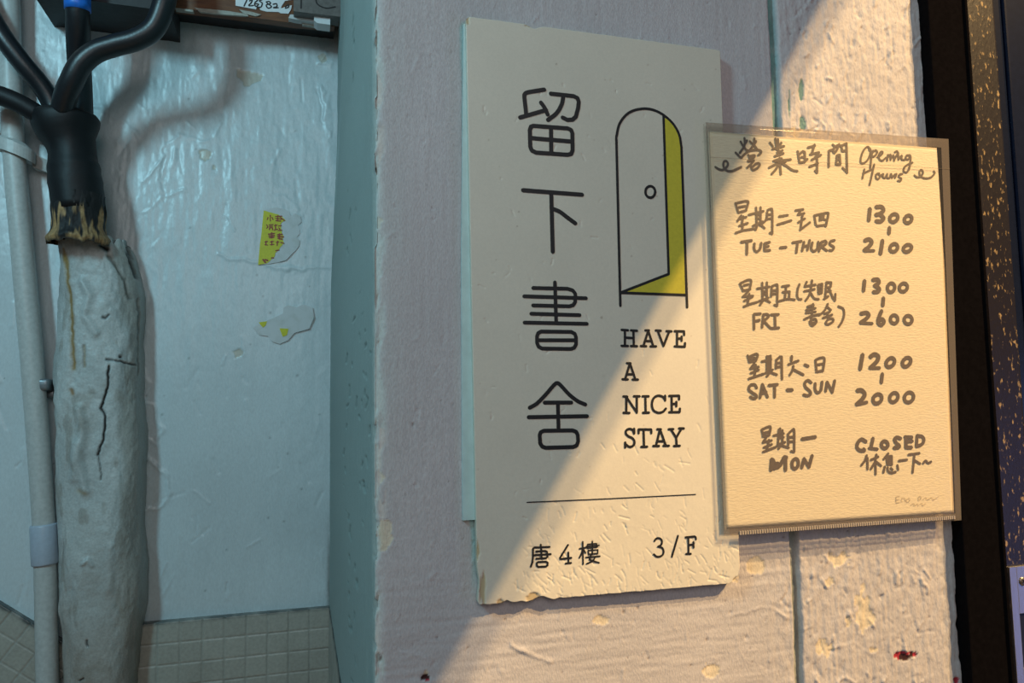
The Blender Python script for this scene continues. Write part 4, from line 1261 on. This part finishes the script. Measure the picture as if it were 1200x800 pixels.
root = empty('sticker_remnant', P(325, 402, SYB))
tag(root, 'ragged grey sticker remnant with two yellow scraps below the yellow sticker', 'sticker')
flat_slab('torn_backing', tr([(145, 655), (180, 635), (240, 610), (285, 590), (290, 560), (310, 550), (350, 560), (380, 545), (425, 560), (432, 605), (410, 660), (340, 680), (310, 715), (270, 732), (235, 720), (215, 695), (175, 690)], 260, 220, 4.0), SYB, 0.004, M['torn'], root)
flat_slab('yellow_scrap', tr([(172, 630), (212, 625), (205, 645), (192, 655)], 260, 220, 4.0), SYB-0.0006, 0.0009, M['stick'], root)
flat_slab('yellow_scrap', tr([(270, 658), (312, 660), (305, 690), (285, 698)], 260, 220, 4.0), SYB-0.0006, 0.0009, M['stick'], root)


# ------------------------------------------------------------------ meter board across the top of the recess
def prism_px(bm, pts, y0, y1):
    """Extrude a picture-traced outline (taken on plane y0) back to y1."""
    V = [P(a, b, y0) for a, b in pts]
    f0 = [bm.verts.new(Vector(v)) for v in V]; f1 = [bm.verts.new(Vector((v[0], y1, v[2]))) for v in V]
    n = len(V)
    bm.faces.new(f0); bm.faces.new(f1[::-1])
    for i in range(n): bm.faces.new((f0[i], f1[i], f1[(i+1) % n], f0[(i+1) % n]))


def build_board():
    yb = YB-0.058
    root = empty('meter_board', P(290, 20, yb))
    tag(root, 'old brown wooden meter board with white number label at top of recess', 'meter board')
    bm = bmesh.new(); prism_px(bm, [(196, 9), (240, 13), (300, 21), (343, 27), (392, 31), (392, -90), (196, -100)], yb, yb+0.016)
    bmobj('board', bm, M['wood'], root)
    # dark block behind the board, coloured as its shaded underside
    bm = bmesh.new(); prism_px(bm, [(196, 8), (300, 20.5), (392, 31), (392, -90), (196, -100)], yb+0.0165, YB+0.004)
    bmobj('underside_shade', bm, M['shade_dark'], root)
    bm = bmesh.new(); prism_px(bm, [(38, -8), (199, 13), (199, -90), (38, -100)], yb-0.035, YB+0.004)  # added box: stands for the dark area and lengthens the shadow below
    o = bmobj('shade_box', bm, M['shade_dark'], root); o['label'] = 'added dark box for the shade behind the cables'
    for k, q in enumerate(([(228, 9), (250, 11), (268, 13), (290, 16.5), (291, 19), (262, 17), (235, 14)], [(280, 11), (296, 14), (306, 17), (300, 19), (286, 16)],
                           [(354, 26.5), (374, 28), (387, 31), (387, 34), (368, 31), (354, 29)], [(205, 9), (226, 11.5), (227, 14), (206, 11.5)])):
        bm = bmesh.new(); prism_px(bm, q, yb-0.0015-0.001*k, yb+0.002)
        bmobj('paint_flake', bm, M['flake'], root)
    yl = yb-0.0015
    bm = bmesh.new()
    prism_px(bm, [(276, -12), (349, -6), (346, -1), (334, 1), (330, 7), (329, 10), (334, 8), (342, 6), (341, 11), (338, 16), (329, 15.5), (326, 14), (312, 13.5), (305, 11.5), (304, 8), (301, 7.5), (300, 11), (276, 6.5)], yl, yb)
    lb = bmobj('number_label', bm, M['whitep'], root); lb['label'] = 'torn white paper label'
    strokes_mesh('handwriting', parse('422,-8 452,-12 430,35; ~462,5 478,-5 472,15 458,33 485,32; ~510,0 492,20 500,38 515,25 498,22; ~535,-2 520,5 536,18 530,40 512,42; ~560,12 575,8 585,20 560,30 572,48 590,38 565,18; ~600,25 620,22 622,38 602,45 630,45; ~672,40 690,28 690,42 672,48', 200, 0, 5.0), 1.5, yl-0.0003, M['ink'], lb, 6)
    # grey metal box hung at the right end, and the small white terminal block below it
    bm = bmesh.new(); prism_px(bm, [(344, 13), (398, 19.5), (409, 17), (409, -90), (344, -96)], yb-0.03, yb)
    gb = bmobj('grey_box', bm, M['greybox'], root)
    strokes_mesh('painted_mark', parse('765,0 764,48; ~865,-25 852,5 870,32 915,48 965,40', 200, 0, 5.0), 1.5, yb-0.0303, M['ink'], gb, 6)
    bm = bmesh.new(); prism_px(bm, [(368, 15), (387, 17), (387, 29), (372, 27), (368, 24)], yb-0.022, yb)
    bmobj('terminal_block', bm, M['whitep'], root)
    bm = bmesh.new(); prism_px(bm, [(340, 17), (368, 17), (369, 26), (345, 22.5), (338, 21)], yb-0.012, yb)
    bmobj('cloudy_tape', bm, M['torn'], root)


build_board()
